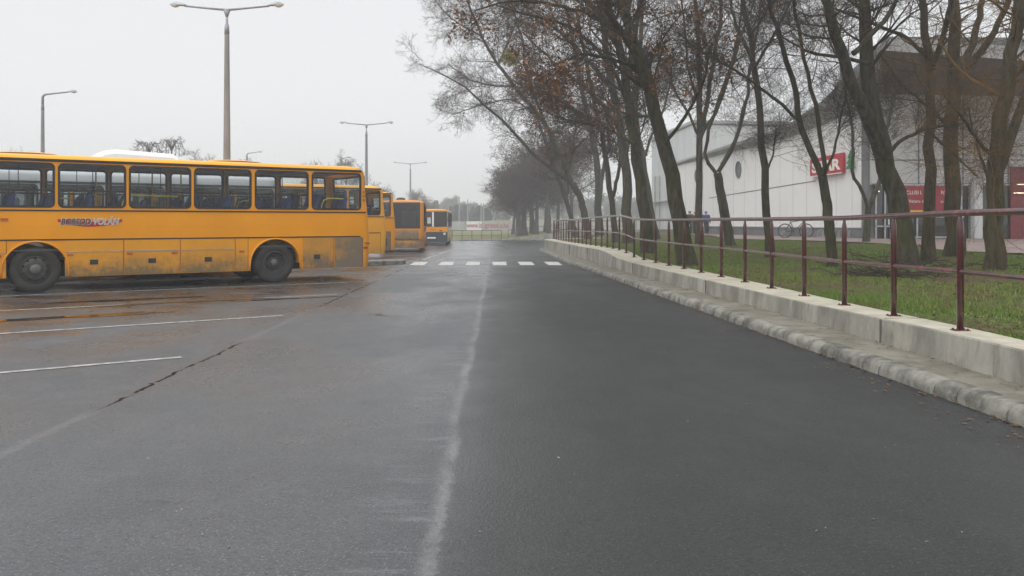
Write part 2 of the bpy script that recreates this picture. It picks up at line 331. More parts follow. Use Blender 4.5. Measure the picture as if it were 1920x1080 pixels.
def glass(name, tint, refl=.10, rough=.02):
    m, N, L, P = new_mat(name); N.remove(P)
    o = N['Material Output']; t = N.new('ShaderNodeBsdfTransparent'); t.inputs[0].default_value = (*tint, 1)
    g = N.new('ShaderNodeBsdfGlossy'); g.inputs['Roughness'].default_value = rough; g.inputs[0].default_value = (.9, .92, .94, 1)
    f = N.new('ShaderNodeFresnel'); f.inputs[0].default_value = 1.5
    ma = N.new('ShaderNodeMath'); ma.operation = 'MULTIPLY_ADD'; L.new(f.outputs[0], ma.inputs[0]); ma.inputs[1].default_value = .85; ma.inputs[2].default_value = refl
    mx = N.new('ShaderNodeMixShader'); L.new(ma.outputs[0], mx.inputs[0]); L.new(t.outputs[0], mx.inputs[1]); L.new(g.outputs[0], mx.inputs[2]); L.new(mx.outputs[0], o.inputs[0])
    return m
M['glass'] = glass('window_glass', (.82, .85, .85), .0)
M['glass_dark'] = glass('tinted_glass', (.22, .25, .26), .05)
M['glass_black'] = mat('dark_engine_glass', (.035, .038, .040), .2)
M['wall_white'] = None
b = NB('white_render'); n1 = b.noise(.25, (1, 1, 1), 6, .6); n2 = b.noise(2.5, (3, 3, .15), 5, .6, 2)
c = b.mix(b.map(n1, .3, .7), (.74, .74, .735), (.80, .80, .795)); c = b.mix(b.math('MULTIPLY', b.map(n2, .55, .8), .25), c, (.45, .45, .44)); M['wall_white'] = b.fin(c, .8, .3)
M['plinth'] = mat('grey_plinth', (.19, .195, .20), .8, col2=(.12, .125, .13), scale=.8)
M['fascia'] = mat('grey_sheet_metal', (.34, .345, .35), .5, col2=(.26, .265, .27), scale=1.5)
M['fascia_light'] = mat('light_sheet_metal', (.42, .43, .44), .45, col2=(.36, .37, .38), scale=.8)
M['soffit'] = mat('brown_soffit', (.085, .058, .050), .7, col2=(.055, .040, .036), scale=1.2)
M['hall_wall'] = mat('pale_hall_cladding', (.55, .565, .57), .7, col2=(.47, .485, .49), scale=.5, stretch=(4, 4, .3))
M['signred'] = mat('sign_red', (.44, .015, .035), .4, var=.06)
M['signwhite'] = mat('sign_white', (.80, .78, .72), .5, var=.03)
M['signgreen'] = mat('sign_green', (.02, .20, .07), .5, var=.05)
M['banneryellow'] = mat('banner_yellow', (.62, .45, .03), .6, var=.05)
M['lampbody'] = mat('lamp_grey', (.45, .47, .49), .4)
M['poleconc'] = mat('pole_concrete', (.29, .28, .27), .85, col2=(.21, .205, .20), scale=3, stretch=(1, 1, .3), bump=.3)
M['polesteel'] = mat('galvanised', (.30, .30, .34), .5, metal=.4)
# ------------------------------------------------------------------ haze
hz = MB().box(-420, 420, -30, 560, -3, 27)
haze_m = bpy.data.materials.new('haze'); haze_m.use_nodes = True
hn = haze_m.node_tree; hn.nodes.remove(hn.nodes['Principled BSDF'])
pv = hn.nodes.new('ShaderNodeVolumePrincipled'); pv.inputs['Color'].default_value = (.93, .96, 1, 1); pv.inputs['Density'].default_value = .0022; pv.inputs['Anisotropy'].default_value = .2
hn.links.new(pv.outputs[0], hn.nodes['Material Output'].inputs['Volume'])
HAZE = hz.build('haze', haze_m); tag(HAZE, 'thin winter haze over the bus station', kind='stuff')
# ------------------------------------------------------------------ ground
def ground_z(X, Y):
    if Y < 89: return gz(Y)-.09 if Y > -50 else -.09
    left = -.36+.20*sstep(89, 150, Y)
    right = .28-.44*sstep(95, 150, Y)
    z = left+(right-left)*sstep(-1.0, 5.0, X)
    z += sstep(153, 172, Y)*(1.8+.35*math.sin(X*.045)+.25*math.sin(X*.11+1))
    return z
xs = [-900, -500, -300, -200, -140]+list(range(-100, 101, 5))+[140, 200, 300, 500, 900]
xs = sorted(set(xs+[-1, 1, 3]))
ys = [-300, -100, -30, -10, 0, 10, 20, 30, 40, 48, 55, 62, 70, 80, 88.9, 89.1, 92, 96, 104, 112, 120, 130, 140, 148, 153, 156, 160, 164, 168, 172, 180, 200, 240, 300, 400, 550, 900, 1500]
g = MB(); g.grid([[(x, y, ground_z(x, y)) for x in xs] for y in ys])
tag(g.build('ground', M['field']), kind='structure')
def edge_y(X):      # far kerb line of the turning area
    return 88.0+.02*X
def strip(xa, xb, z_off, ys, name, m, nx=2):
    r = MB(); r.grid([[(xa(y)+(xb(y)-xa(y))*i/nx, y, gz(y)+z_off) for i in range(nx+1)] for y in ys]); return tag(r.build(name, m), kind='structure')
YS = [-12, -6, 0]+[2+i for i in range(0, 87)]
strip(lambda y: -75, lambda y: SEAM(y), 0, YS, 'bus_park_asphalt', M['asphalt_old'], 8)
def road_r(y):
    if y < 52.5: return kx(y)+.08
    return min(60, 1.8+(y-52.5)*14)
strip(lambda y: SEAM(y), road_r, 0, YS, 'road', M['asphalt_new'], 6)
def quad_sheet(name, pts, z_off, m, ny=1):
    pass
# zebra crossing
Z = [(-3.79, -3.24, -3.90, -3.36), (-2.73, -2.18, -2.82, -2.31), (-1.72, -1.20, -1.80, -1.28), (-.69, -.18, -.81, -.24), (.31, .84, .21, .79), (1.35, 1.86, 1.26, 1.84)]
zb = MB()
for a0, a1, b0, b1 in Z:
    zb.add([(a0, 31.4, gz(31.4)+.005), (a1, 31.4, gz(31.4)+.005), (b1, 34.3, gz(34.3)+.005), (b0, 34.3, gz(34.3)+.005)], [(0, 1, 2, 3)])
tag(zb.build('zebra_crossing', M['white_paint']), kind='structure')
D = Vector((.824, .566, 0)).normalized(); NRM = Vector((-D.y, D.x, 0))
ln = MB()
for k in range(0, 9):
    Ye = 9.6+4.235*k; Xe = -3.72+.01*k; n = 14; rows = []
    for i in range(n+1):
        s = -9.5*i/n; p = Vector((Xe, Ye, 0))+D*s
        rows.append([(p.x-NRM.x*.05, p.y-NRM.y*.05, gz(p.y)+.005), (p.x+NRM.x*.05, p.y+NRM.y*.05, gz(p.y)+.005)])
    ln.grid(rows)
# edge line of the lane beyond the crossing
ln.grid([[(-3.78-.0055*(y-31), y, gz(y)+.005), (-3.66-.0055*(y-31), y, gz(y)+.005)] for y in list(range(36, 62, 2))])
ln.grid([[(-3.98-.0055*(y-60), y, gz(y)+.005), (-3.84-.0055*(y-60), y, gz(y)+.005)] for y in list(range(67, 80, 2))])
tag(ln.build('bay_marking', M['thin_paint']), kind='structure')
# puddles of rusty water in the bays
pm = mat('brown_puddle', (.085, .043, .016), .06, col2=(.03, .018, .010), scale=1.2, lo=.4, hi=.6, spec=.7)
pd = MB()
for (cx, cy, L, W, sd_) in [(-7.6, 13.3, 1.5, .20, 1), (-6.4, 13.95, .8, .12, 2), (-6.2, 16.3, 1.3, .16, 3), (-4.6, 16.9, 1.0, .1, 9), (-8.7, 12.3, .8, .2, 6), (-7.6, 16.7, 1.2, .18, 7)]:
    r_ = random.Random(sd_); n = 26; ph = [r_.uniform(0, 6) for _ in range(4)]
    V = []
    for k in range(n):
        a = 2*PI*k/n; rr = 1+.25*math.sin(2*a+ph[0])+.22*math.sin(3*a+ph[1])+.14*math.sin(5*a+ph[2])+.1*math.sin(9*a+ph[3])
        p = Vector((cx, cy, 0))+D*(math.cos(a)*L*rr)+NRM*(math.sin(a)*W*rr); V.append((p.x, p.y, gz(p.y)+.006))
    pd.add(V, [tuple(range(n))])
tag(pd.build('puddle_water', pm), kind='structure')
# ------------------------------------------------------------------ kerb, sidewalk, retaining wall
def polyline(tab, y0, y1, step):       # points (x,y) at equal spacing along a (Y,X) table
    P = []; y = y0; last = None
    yy = np.arange(y0, y1, .02); xx = np.array([lerp(tab, v) for v in yy])
    s = np.concatenate([[0], np.cumsum(np.hypot(np.diff(xx), np.diff(yy)))])
    t = np.arange(0, s[-1], step); return [(float(a), float(b_)) for a, b_ in zip(np.interp(t, s, xx), np.interp(t, s, yy))]
KP = polyline(KERB, -4, 61.5, .33)
kb = MB()
prof = [(-.0, -.05), (.0, .045), (.012, .085), (.035, .112), (.07, .128), (.11, .132), (.20, .130), (.22, .10)]
def side_n(P, i):
    a = Vector((*P[max(0, i-1)], 0)); c = Vector((*P[min(len(P)-1, i+1)], 0)); t = (c-a).normalized(); return t, Vector((t.y, -t.x, 0))
for i in range(len(KP)-1):
    a = Vector((*KP[i], 0)); c = Vector((*KP[i+1], 0)); t0, n0 = side_n(KP, i); t1, n1 = side_n(KP, i+1)
    rows = []; jit = random.uniform(-.006, .006); jz = random.uniform(-.004, .004)
    for (f, sc) in ((.014, .88), (.06, .985), (.5, 1.0), (.94, .985), (.986, .88)):
        p = a.lerp(c, f); nn = n0.lerp(n1, f).normalized(); z = gz(p.y)
        rows.append([(p.x+nn.x*(u*(1)+(1-sc)*.12+jit), p.y+nn.y*(u+(1-sc)*.12+jit), z+(h*sc if h > 0 else h)+jz) for u, h in prof])
    kb.grid(rows)
KO = kb.build('kerb', M['kerb'], smooth=True); tag(KO, kind='structure')
# under-kerb filler so that the joints show mortar
kf = MB(); kf.grid([[(KP[i][0]+side_n(KP, i)[1].x*u, KP[i][1]+side_n(KP, i)[1].y*u, gz(KP[i][1])+h) for (u, h) in ((.02, -.05), (.035, .075), (.09, .108), (.24, .108))] for i in range(len(KP))])
tag(kf.build('kerb_mortar', mat('mortar', (.40, .39, .35), .9, scale=20)), kind='structure')
# sidewalk
rows = []
for y in list(np.arange(-4, 50, 1.0))+[50]:
    a = kx(y)+.2; c = fx(y)+.1; rows.append([(a+(c-a)*i/4, y, gz(y)+.118+random.uniform(-.004, .004)) for i in range(5)])
FRC = [(50, 2.22)]
arc = [(2.22, 50), (2.05, 51.6), (1.98, 53), (2.05, 54.4), (2.35, 55.6), (3.2, 57.2), (5, 59.5), (7.6, 62.5)]     # outer face of the wall round the corner (x,y)
arck = [(1.66, 50), (1.72, 52.5), (1.9, 53.6), (2.3, 54.6), (3.4, 55.9), (5.2, 58.3), (8, 61.5)]
sw = MB(); sw.grid(rows)
ay = [(1.82, 50), (1.9, 52.2), (2.05, 53.4), (2.4, 54.35), (3.5, 55.7), (5.3, 58.1), (8.1, 61.2)]
aw = [(2.35, 50), (2.2, 52.2), (2.2, 53.6), (2.6, 55.4), (3.4, 57.0), (5.1, 59.2), (7.7, 62.2)]
sw.grid([[(*ay[i], gz(ay[i][1])+.118), (*aw[i], gz(aw[i][1])+.118)] for i in range(7)])
tag(sw.build('sidewalk', M['walk']), kind='structure')
# retaining wall
wallpts = [(fx(y), y) for y in np.arange(-4, 49.9, .5)]+arc
def back_off(i, x, y): return (pxl(y)+.20-x) if y < 50 else None
wb = MB(); face = []; capr = []
bp = []
for i, (x, y) in enumerate(wallpts):
    if y < 50: bx, by = pxl(y)+.22, y
    else:
        t, n = side_n(wallpts, i); bx, by = x+n.x*.75+0, y+n.y*.75
        if y > 50: bx, by = x+ .75*n.x, y+.75*n.y
        bx = max(bx, 2.9) if y < 57 else bx
    bp.append((bx, by))
batter = .03
for i, (x, y) in enumerate(wallpts):
    z0, z1 = gz(y)-.05, tz(y); t, n = side_n(wallpts, i); bx, by = bp[i]
    j = 0
    face.append([(x, y, z0), (x+n.x*batter*.5+j, y+n.y*batter*.5, (z0+z1)/2), (x+n.x*batter, y+n.y*batter, z1-.015)])
    capr.append([(x+n.x*(batter+.012), y+n.y*(batter+.012), z1), ((x+bx)/2, (y+by)/2, z1+.004), (bx, by, z1), (bx+.02, by, z1-.35)])
wb.grid(face, 0); wb.grid([[f[2], c_[0]] for f, c_ in zip(face, capr)], 0); wb.grid(capr, 1)
W = wb.build('retaining_wall', [M['concrete'], M['cap']], bevel=0); tag(W, 'long low pale concrete wall carrying the maroon railing beside the road', 'wall')
jm = mat('joint_dark', (.13, .125, .11), .9)
jt = MB()
for y in (9.9, 16.8, 23.7, 32.9, 39, 46):
    x = fx(y); jt.box(x-.002, x+.02, y-.004, y+.004, gz(y)+.11, tz(y)-.01); jt.box(x+.05, pxl(y)+.2, y-.007, y+.007, tz(y)-.01, tz(y)+.006)
jt.build('wall_joint', jm, W)
# ------------------------------------------------------------------ lawn
LY = list(np.arange(-4, 58, 1.0))+[58, 59.5, 61, 63, 66, 69, 72, 74.5, 76]
def lawn_x0(y):
    if y < 55: return pxl(y)+.20
    if y < 57.5: return 3.3
    return lerp([(57.5, 4.0), (59, 5.2), (62.5, 8.4), (66, 12.5), (70, 18), (76, 30)], y) if False else lerp([(57.5, 3.5), (60, 4.0), (64, 4.2), (70, 5.5), (74, 8), (76, 12)], y)
us = [0, .25, .6, 1, 1.6, 2.4, 3.4, 4.6, 6, 8, 10, 12, 15, 18, 22, 27, 33, 40]
lw = MB(); lw.grid([[(lawn_x0(y)+u, y, lawn(lawn_x0(y)+u, y)) for u in us] for y in LY])
lw.grid([[(lawn_x0(y), y, lawn(lawn_x0(y), y)-(0 if k == 0 else 1.2)) for k in (1, 0)] for y in LY])
lw.grid([[(lawn_x0(76)+u, 76, lawn(lawn_x0(76)+u, 76)-(0 if k == 0 else 1.2)) for k in (0, 1)] for u in us])
tag(lw.build('lawn', M['soil'], smooth=True), kind='structure')
# pavers in front of the supermarket
PAV = [(44.5, 11.5), (42, 12.2), (38, 14.6), (33, 17.5), (29, 15.5), (26, 13.8), (23.5, 13.6), (22, 14)]
pv_ = MB()
pr = []
for y in np.arange(17, 58.1, 1.0):
    xa = lerp([(17, 15), (22, 14.2), (25, 13.5), (28, 13.6), (31, 15), (35, 14.6), (39, 13.2), (43, 11.3), (48, 11.8), (58, 12.6)], y)
    pr.append([(xa+(38-xa)*i/20, y, lawn(xa+(38-xa)*i/20, y)+.05) for i in range(21)])
pv_.grid(pr); tag(pv_.build('paved_forecourt', M['paver']), kind='structure')
pth = MB(); pth.grid([[(10.2+.35*(y-46), y, lawn(10.2, y)+.065), (13.6+.2*(y-46), y, lawn(13.6, y)+.065)] for y in np.arange(46, 60, 1)][:4])
# grass blades and litter on the lawn
nb = 95000
gy = 7+ (rng.random(nb)**1.35)*38; gx = np.array([pxl(v) for v in gy])+.27+rng.random(nb)**1.15*np.minimum(10, 3+gy*.42)
keep = (gx/gy < .66); gx, gy = gx[keep], gy[keep]
gzv = np.array([lawn(a, c_) for a, c_ in zip(gx, gy)])
pavx = np.array([lerp([(17, 15), (22, 14.2), (25, 13.5), (28, 13.6), (31, 15), (35, 14.6), (39, 13.2), (43, 11.3), (48, 11.8)], v) for v in gy])
keep = gx < pavx; gx, gy, gzv = gx[keep], gy[keep], gzv[keep]; n = len(gx)
pat = np.sin(gx*1.7+gy*.9)+np.sin(gx*.6-gy*1.3+2)+rng.random(n)*1.4
h = (.035+rng.random(n)*.05)*np.clip(.6+.35*pat, .35, 1.25); a = rng.random(n)*2*PI; w = .006+gy*.0005; ln_ = (rng.random((n, 2))-.5)*.07
B = np.stack([gx, gy, gzv-.01], 1); dx = np.stack([np.cos(a)*w, np.sin(a)*w, np.zeros(n)], 1)
V = np.stack([B-dx, B+dx, B+np.stack([ln_[:, 0], ln_[:, 1], h], 1)], 1).reshape(-1, 3)
go = mesh_obj('grass', np_mesh('grass', V, np.arange(n*3).reshape(-1, 3)), M['grass']); tag(go, 'short patchy green grass on the lawn behind the low wall', 'grass', kind='stuff')
def litter(n, xy, z, s0, s1):
    a = rng.random(n)*2*PI; s = s0+rng.random(n)*(s1-s0); t = (rng.random(n)-.5)*1.0
    u = np.stack([np.cos(a), np.sin(a), t*.5], 1)*s[:, None]; v = np.stack([-np.sin(a), np.cos(a), -t*.6+(rng.random(n)-.5)*.6], 1)*s[:, None]*.6
    C = np.stack([xy[:, 0], xy[:, 1], z], 1); V = np.stack([C-u, C-v*.8+u*.1, C+u, C+v*.8], 1).reshape(-1, 3)
    return np_mesh('leaves', V, np.arange(n*4).reshape(-1, 4))
nl = 17000; ly = 8+rng.random(nl)**1.2*36; lx = np.array([pxl(v) for v in ly])+.3+rng.random(nl)*11; k = (np.sin(lx*.9+ly*.5)+np.sin(ly*1.1-lx*.4)+rng.random(nl)*1.6) > .6; lx, ly = lx[k], ly[k]
lz = np.array([lawn(a, c_) for a, c_ in zip(lx, ly)])+.03
tag(mesh_obj('fallen_leaves', litter(len(lx), np.stack([lx, ly], 1), lz, .02, .045), M['dead_leaf']), 'brown leaf litter scattered over the lawn under the trees', 'leaves', kind='stuff')
nl = 1500; ly = 5+rng.random(nl)**1.3*30; off = rng.random(nl)
lx = np.where(off < .75, np.array([kx(v) for v in ly])-.02-rng.random(nl)**3*.5, np.array([fx(v) for v in ly])-.02-rng.random(nl)**2*.25)
lz = np.array([gz(v) for v in ly])+np.where(off < .75, .012, .135)
tag(mesh_obj('gutter_debris', litter(nl, np.stack([lx, ly], 1), lz, .008, .03), M['dead_leaf']), 'brown leaf scraps gathered along the foot of the kerb and wall', 'debris', kind='stuff')
nl = 520; ly = 4+rng.random(nl)**1.4*26; lx = -4.5+rng.random(nl)*8.2; k = lx < np.array([kx(v) for v in ly]); lx, ly = lx[k], ly[k]
tag(mesh_obj('road_grit', litter(len(lx), np.stack([lx, ly], 1), np.array([gz(v) for v in ly])+.006, .004, .012), mat('grit', (.07, .06, .05), .9, col2=(.30, .29, .26), scale=2, lo=.45, hi=.55)), 'small dark and pale grit scattered on the asphalt', 'grit', kind='stuff')
# ------------------------------------------------------------------ maroon railing
RL = empty('railing', (4.55, 8.66, tz(8.66))); tag(RL, 'long maroon tubular railing on top of the low concrete wall', 'railing')
RLo = Vector((4.55, 8.66, tz(8.66)))
pp = []
yb = np.arange(2.5, 58, .01); xb = np.array([pxl(v) for v in yb]); sb = np.concatenate([[0], np.cumsum(np.hypot(np.diff(xb), np.diff(yb)))])
s0 = float(np.interp(8.66, yb, sb)); ss = [s0+1.5*k for k in range(-4, 34)]
ss = [v for v in ss if 0 <= v <= sb[-1]]
pp = [(float(np.interp(v, sb, xb)), float(np.interp(v, sb, yb))) for v in ss]
pp[-1:] = []
end = [(2.75, 56.6), (3.05, 58.0), (3.9, 59.2), (5.0, 60.4), (6.2, 61.6)]
pp = [p for p in pp if p[1] < 55.6]+end
HR = 1.17
def post_mesh(h):
    m_ = MB(); m_.tube([(0, 0, 0), (0, 0, h-.16), (0, 0, h-.09), (0.0, 0, h-.035), (0, 0, h+.0)], [.034, .034, .032, .022, .016], 12); return m_
def plate_mesh():
    m_ = MB(); m_.box(-.075, .075, -.06, .06, -.004, .01)
    for a_ in (-1, 1):
        for c_ in (-1, 1): m_.lathe([(.012, .01), (.012, .024), (0, .024)], 8, Matrix.Translation((a_*.055, c_*.042, 0)))
    return m_
p0 = post_mesh(HR).build('post', M['maroon'], RL, smooth=True); b0 = plate_mesh().build('base_plate', M['maroon'], p0)
railp = []
for i, (x, y) in enumerate(pp):
    if i == 0: p, q = p0, b0
    else:
        p = p0.copy(); COL.objects.link(p); q = b0.copy(); COL.objects.link(q); p.parent = RL; q.parent = p
    p.location = Vector((x, y, tz(y)))-RLo; p.rotation_euler = (0, 0, random.uniform(-.1, .1)); railp.append(Vector((x, y, tz(y))))
def curve_pts(off): return [p+Vector((0, 0, off))-RLo for p in railp]
MB().tube(curve_pts(HR+.025), .033, 12).build('top_rail', M['maroon'], RL, smooth=True)
MB().tube(curve_pts(.60), .026, 10).build('mid_rail', M['maroon'], RL, smooth=True)
# ------------------------------------------------------------------ buses
def rrect(x0, x1, z0, z1, r, n=5):
    P = []
    for cx, cz, a0, co in ((x1-r, z1-r, 0, (1, 1)), (x0+r, z1-r, PI/2, (0, 1)), (x0+r, z0+r, PI, (0, 0)), (x1-r, z0+r, 1.5*PI, (1, 0))):
        for k in range(n+1):
            a = a0+PI/2*k/n; P.append((cx+r*math.cos(a), cz+r*math.sin(a), co))
    return P
def plate_hole(mb, x0, x1, z0, z1, y, hole, r=.1, mi=0):
    P = rrect(*hole, r); n = len(P)
    V = [(p[0], y, p[1]) for p in P]+[((x1 if p[2][0] else x0), y, (z1 if p[2][1] else z0)) for p in P]
    mb.add(V, [(i, (i+1) % n, n+(i+1) % n, n+i) for i in range(n)], mi)
def ring(x0, x1, z0, z1, y, w, t, r=.1):
    w = w*1.35
    a = rrect(x0, x1, z0, z1, r); c = rrect(x0+w, x1-w, z0+w, z1-w, max(.02, r-w)); n = len(a); s = 1 if t > 0 else -1
    V = [(p[0], y+t, p[1]) for p in a]+[(p[0], y+t, p[1]) for p in c]+[(p[0], y-s*.03, p[1]) for p in c]+[(p[0], y-s*.005, p[1]) for p in a]
    m_ = MB(); F = []
    for i in range(n):
        j = (i+1) % n; F += [(i, j, n+j, n+i), (n+i, n+j, 2*n+j, 2*n+i), (i, 3*n+i, 3*n+j, j)]
    return m_.add(V, F)
def seat_mb():
    s = MB(); s.box(-.22, .22, -.22, .22, .40, .52)
    rows = []
    for (x, z, w, t) in ((-.20, .45, .21, .05), (-.26, .8, .22, .055), (-.32, 1.08, .20, .05), (-.34, 1.2, .14, .035)):
        rows.append((x, z, w, t))
    V = []; F = []
    for x, z, w, t in rows:
        V += [(x-t, -w, z), (x+t, -w*.96, z), (x+t, w*.96, z), (x-t, w, z)]
    for i in range(len(rows)-1):
        for k in range(4): F.append((i*4+k, i*4+(k+1) % 4, (i+1)*4+(k+1) % 4, (i+1)*4+k))
    F.append((12, 13, 14, 15)); s.add(V, F); return s
def wheel(root, x, y, side, rear, R=.515, w=.27):
    """axle along y; side=+1 outer face towards +y"""
    T = Matrix.Rotation(-PI/2*side, 4, 'X')
    wo = empty('wheel', (x, y, R)); wo.parent = root
    tp = [(R*.60, -w/2), (R*.80, -w/2), (R*.93, -w/2+.015), (R*.985, -w/2+.05), (R, -w/2+.09), (R, w/2-.09), (R*.985, w/2-.05), (R*.93, w/2-.015), (R*.80, w/2), (R*.61, w/2-.02), (R*.57, w/2-.05)]
    MB().lathe(tp, 40, T).build('tyre', M['tyre'], wo, smooth=True)
    r = MB()
    if rear:
        r.lathe([(R*.60, w/2-.03), (R*.55, w/2-.02), (R*.53, w/2-.05), (R*.50, w/2-.15), (R*.36, w/2-.16), (R*.30, w/2-.12), (0.0, w/2-.12)], 32, T, 0)
        for k in range(8):
            a = 2*PI*k/8; r.lathe([(.028, w/2-.165), (.028, w/2-.145), (0, w/2-.145)], 8, T @ Matrix.Translation((R*.43*math.cos(a), R*.43*math.sin(a), 0)), 1)
        hp = [(.10, w/2-.12), (.10, w/2-.03), (.085, w/2-.005), (0, w/2)]
    else:
        r.lathe([(R*.60, w/2-.03), (R*.56, w/2-.01), (R*.54, w/2-.04), (R*.50, w/2-.03), (R*.40, w/2+.01), (R*.22, w/2+.02), (0, w/2+.02)], 32, T, 0)
        for k in range(10):
            a = 2*PI*k/10; r.lathe([(.02, w/2), (.02, w/2+.045), (0, w/2+.045)], 8, T @ Matrix.Translation((R*.33*math.cos(a), R*.33*math.sin(a), 0)), 1)
            a += PI/10; r.lathe([(.026, w/2-.01), (.026, w/2-.005), (0, w/2-.005)], 8, T @ Matrix.Translation((R*.485*math.cos(a), R*.485*math.sin(a), .012)), 2)
        hp = [(.12, w/2), (.115, w/2+.06), (.07, w/2+.085), (0, w/2+.09)]
    r.build('rim', [M['rim'], M['rim'], M['under']], wo, smooth=False)
    MB().lathe(hp, 20, T).build('hub', M['hub'], wo, smooth=True)
    return wo
def cap_surface(mb, xj, flip, levels, hw=1.25, rad=.2, mi=0, L=0, holes=None):
    """rounded end of the body. levels: (z, dx, yscale). flip: front end at x=L"""
    rows = []
    for z, dx, ysc in levels:
        row = [(xj, hw*ysc, z)]
        for k in range(7):
            a = PI/2*k/6; row.append((min(xj, rad-rad*math.sin(a)+dx), (hw-rad+rad*math.cos(a))*ysc, z))
        row += [(x, -y, z_) for (x, y, z_) in reversed(row)]
        if flip: row = [(L-x, y, z_) for (x, y, z_) in row]
        rows.append(row)
    n = len(rows[0])
    V = [p for r_ in rows for p in r_]; F = []
    for i in range(len(rows)-1):
        for j in range(n-1):
            if holes and j == 7 and levels[i][0] >= holes[0]-.01 and levels[i+1][0] <= holes[1]+.01: continue
            F.append((i*n+j, i*n+j+1, (i+1)*n+j+1, (i+1)*n+j))
    mb.add(V, F, mi)
def make_bus(name, label, loc, rz, L=10.97, wins=None, axles=(2.66, 8.05), paintm='yellow', roofm='roofyel', hatches=None, sills=(1.885, 2.885), roof=3.08, skirt=.335, rear=None, detail=2, front='old', flaps=True, lean=.18, group='yellow buses parked in the bus bays', cat='bus'):
    B = empty(name, loc, rz); tag(B, label, cat, group)
    hw = 1.25; xj = .27; zb = 1.17; z0, z1 = sills
    if wins is None:
        n = 7; wd = (L-xj-.45)/n; wins = [(xj+.03+i*wd, xj+.03+(i+1)*wd-.09) for i in range(n)]
    P_ = M[paintm]
    body = MB()
    for s in (1, -1):
        y = hw*s
        # between rub rail and window band, and above windows
        xs_ = [xj]+[(wins[i][1]+wins[i+1][0])/2 for i in range(len(wins)-1)]+[L-xj]
        for i, (a, c_) in enumerate(wins):
            hx0 = max(a, xs_[i]+.004); plate_hole(body, xs_[i], xs_[i+1], z0-.06, z1+.06, y, (hx0, min(c_, xs_[i+1]-.004), z0, z1), .11)
        body.grid([[(xj, y, zb), (L-xj, y, zb)], [(xj, y*1.004, 1.5), (L-xj, y*1.004, 1.5)], [(xj, y, z0-.06), (L-xj, y, z0-.06)]])
        # skirt with wheel arches
        cur = xj; a_r = .64; ac = .50
        for ax in sorted(axles):
            body.grid([[(cur, y, skirt), (ax-a_r, y, skirt)], [(cur, y, zb), (ax-a_r, y, zb)]])
            n = 16; low = []; up = []
            for k in range(n+1):
                th = PI*(1-k/n); low.append((ax+a_r*math.cos(th), y, ac+a_r*.98*math.sin(th))); up.append((ax+a_r*math.cos(th), y, zb+.0))
            body.grid([low, up]); cur = ax+a_r
            body.grid([low, [(p[0], y-s*.5, p[2]) for p in low]])
        body.grid([[(cur, y, skirt), (L-xj, y, skirt)], [(cur, y, zb), (L-xj, y, zb)]])
    lv = [(skirt, .03, 1), (skirt+.15, .0, 1), (1.2, -.02, 1), (1.9, .04, 1), (2.5, .5*lean+.02, 1), (z1-.06, lean*.72, 1), (z1+.06, lean*.85, 1)]
    lvf = [(skirt, .05, 1), (skirt+.15, .0, 1), (1.2, .0, 1), (1.55, .0, 1), (2.5, .08, 1), (z1-.02, .11, 1), (z1+.06, .12, 1)]
    if lean == 0: lv = [(a, 0 if a > .5 else .03, 1) for a, _, _ in lv]; lvf = lv
    op = lean != 0 and z1 > 2.6
    cap_surface(body, xj, False, lv, hw, .2, holes=(1.9, z1-.06) if op else None); cap_surface(body, xj, True, lvf, hw, .2, 0, L, (1.55, z1-.02) if op else None)
    rb = body.build('body', P_, B)
    # roof shell
    rf = MB(); pr_ = [(hw, z1+.06), (hw-.005, roof-.11), (hw-.06, roof-.045), (hw-.18, roof-.01), (.7, roof+.02), (0, roof+.04)]; pr_ = pr_+[(-a, c_) for a, c_ in reversed(pr_[:-1])]
    rx = [(.16+lean*.5, .90, -.22), (.20+lean*.4, .955, -.10), (.27, .99, -.03), (.5, 1, 0), (L-.5, 1, 0), (L-.27, .99, -.03), (L-.14, .955, -.10), (L-.10, .90, -.22)]
    zz = z1+.05
    rows = []
    for x, sc, dz in rx: rows.append([(x, yy*sc, max(zz, h_+dz*( (h_-zz)/(roof-zz)))) for yy, h_ in pr_])
    rf.grid(rows)
    for r_ in (rows[0], rows[-1]): rf.add(r_, [tuple(range(len(r_)))])
    rf.build('roof', M[roofm], B, smooth=True)
    # trims
    for s in (1, -1):
        y = hw*s; t = MB()
        def sb(x0, x1, za, zc, o=.008): t.box(x0, x1, min(y, y+s*o), max(y, y+s*o), za, zc)
        sb(xj+.04 if lean else .2, L-xj, zb-.012, zb+.018, .014); sb(.22+lean*.3, L-.3, z1+.025, z1+.085, .016); sb(.15, L-.3, z0-.075, z0-.045, .016)
        t.build('trim_rail', M['rubber'], B)
    # windows
    for s in (1, -1):
        y = hw*s
        for i, (a, c_) in enumerate(wins):
            w_ = ring(a, c_, z0, z1, y, .035, s*.012, .11).build('window', M['rubber'], B)
            g_ = MB(); P = rrect(a+.03, c_-.03, z0+.03, z1-.03, .09); g_.add([(p[0], y-s*.008, p[1]) for p in P], [tuple(range(len(P)))]); g_.build('pane', M['glass'], w_)
            if not (i == 0 or c_-a < .7):
                k_ = MB(); k_.box(a+.03, c_-.03, y-.012, y+.012, z0+.365, z0+.405); k_.box((a+c_)/2-.008, (a+c_)/2+.008, y-.01, y+.01, z0+.40, z1-.03); k_.build('sliding_bar', M['rubber'], w_)
    # underbody, interior
    u = MB(); u.box(.35, L-.4, -.95, .95, skirt+.0, .62); u.box(.4, L-.4, -1.1, 1.1, .75, .9)
    for ax in axles: u.box(ax-.08, ax+.08, -.9, .9, .42, .55)
    u.build('chassis', M['under'], B)
    MB().box(.15, L-.2, -1.22, 1.22, .92, .96).build('floor', M['dark_in'], B)
    MB().box(.35, L-.4, -1.15, 1.15, z1+.02, z1+.04).build('ceiling', M['grey_in'], B)
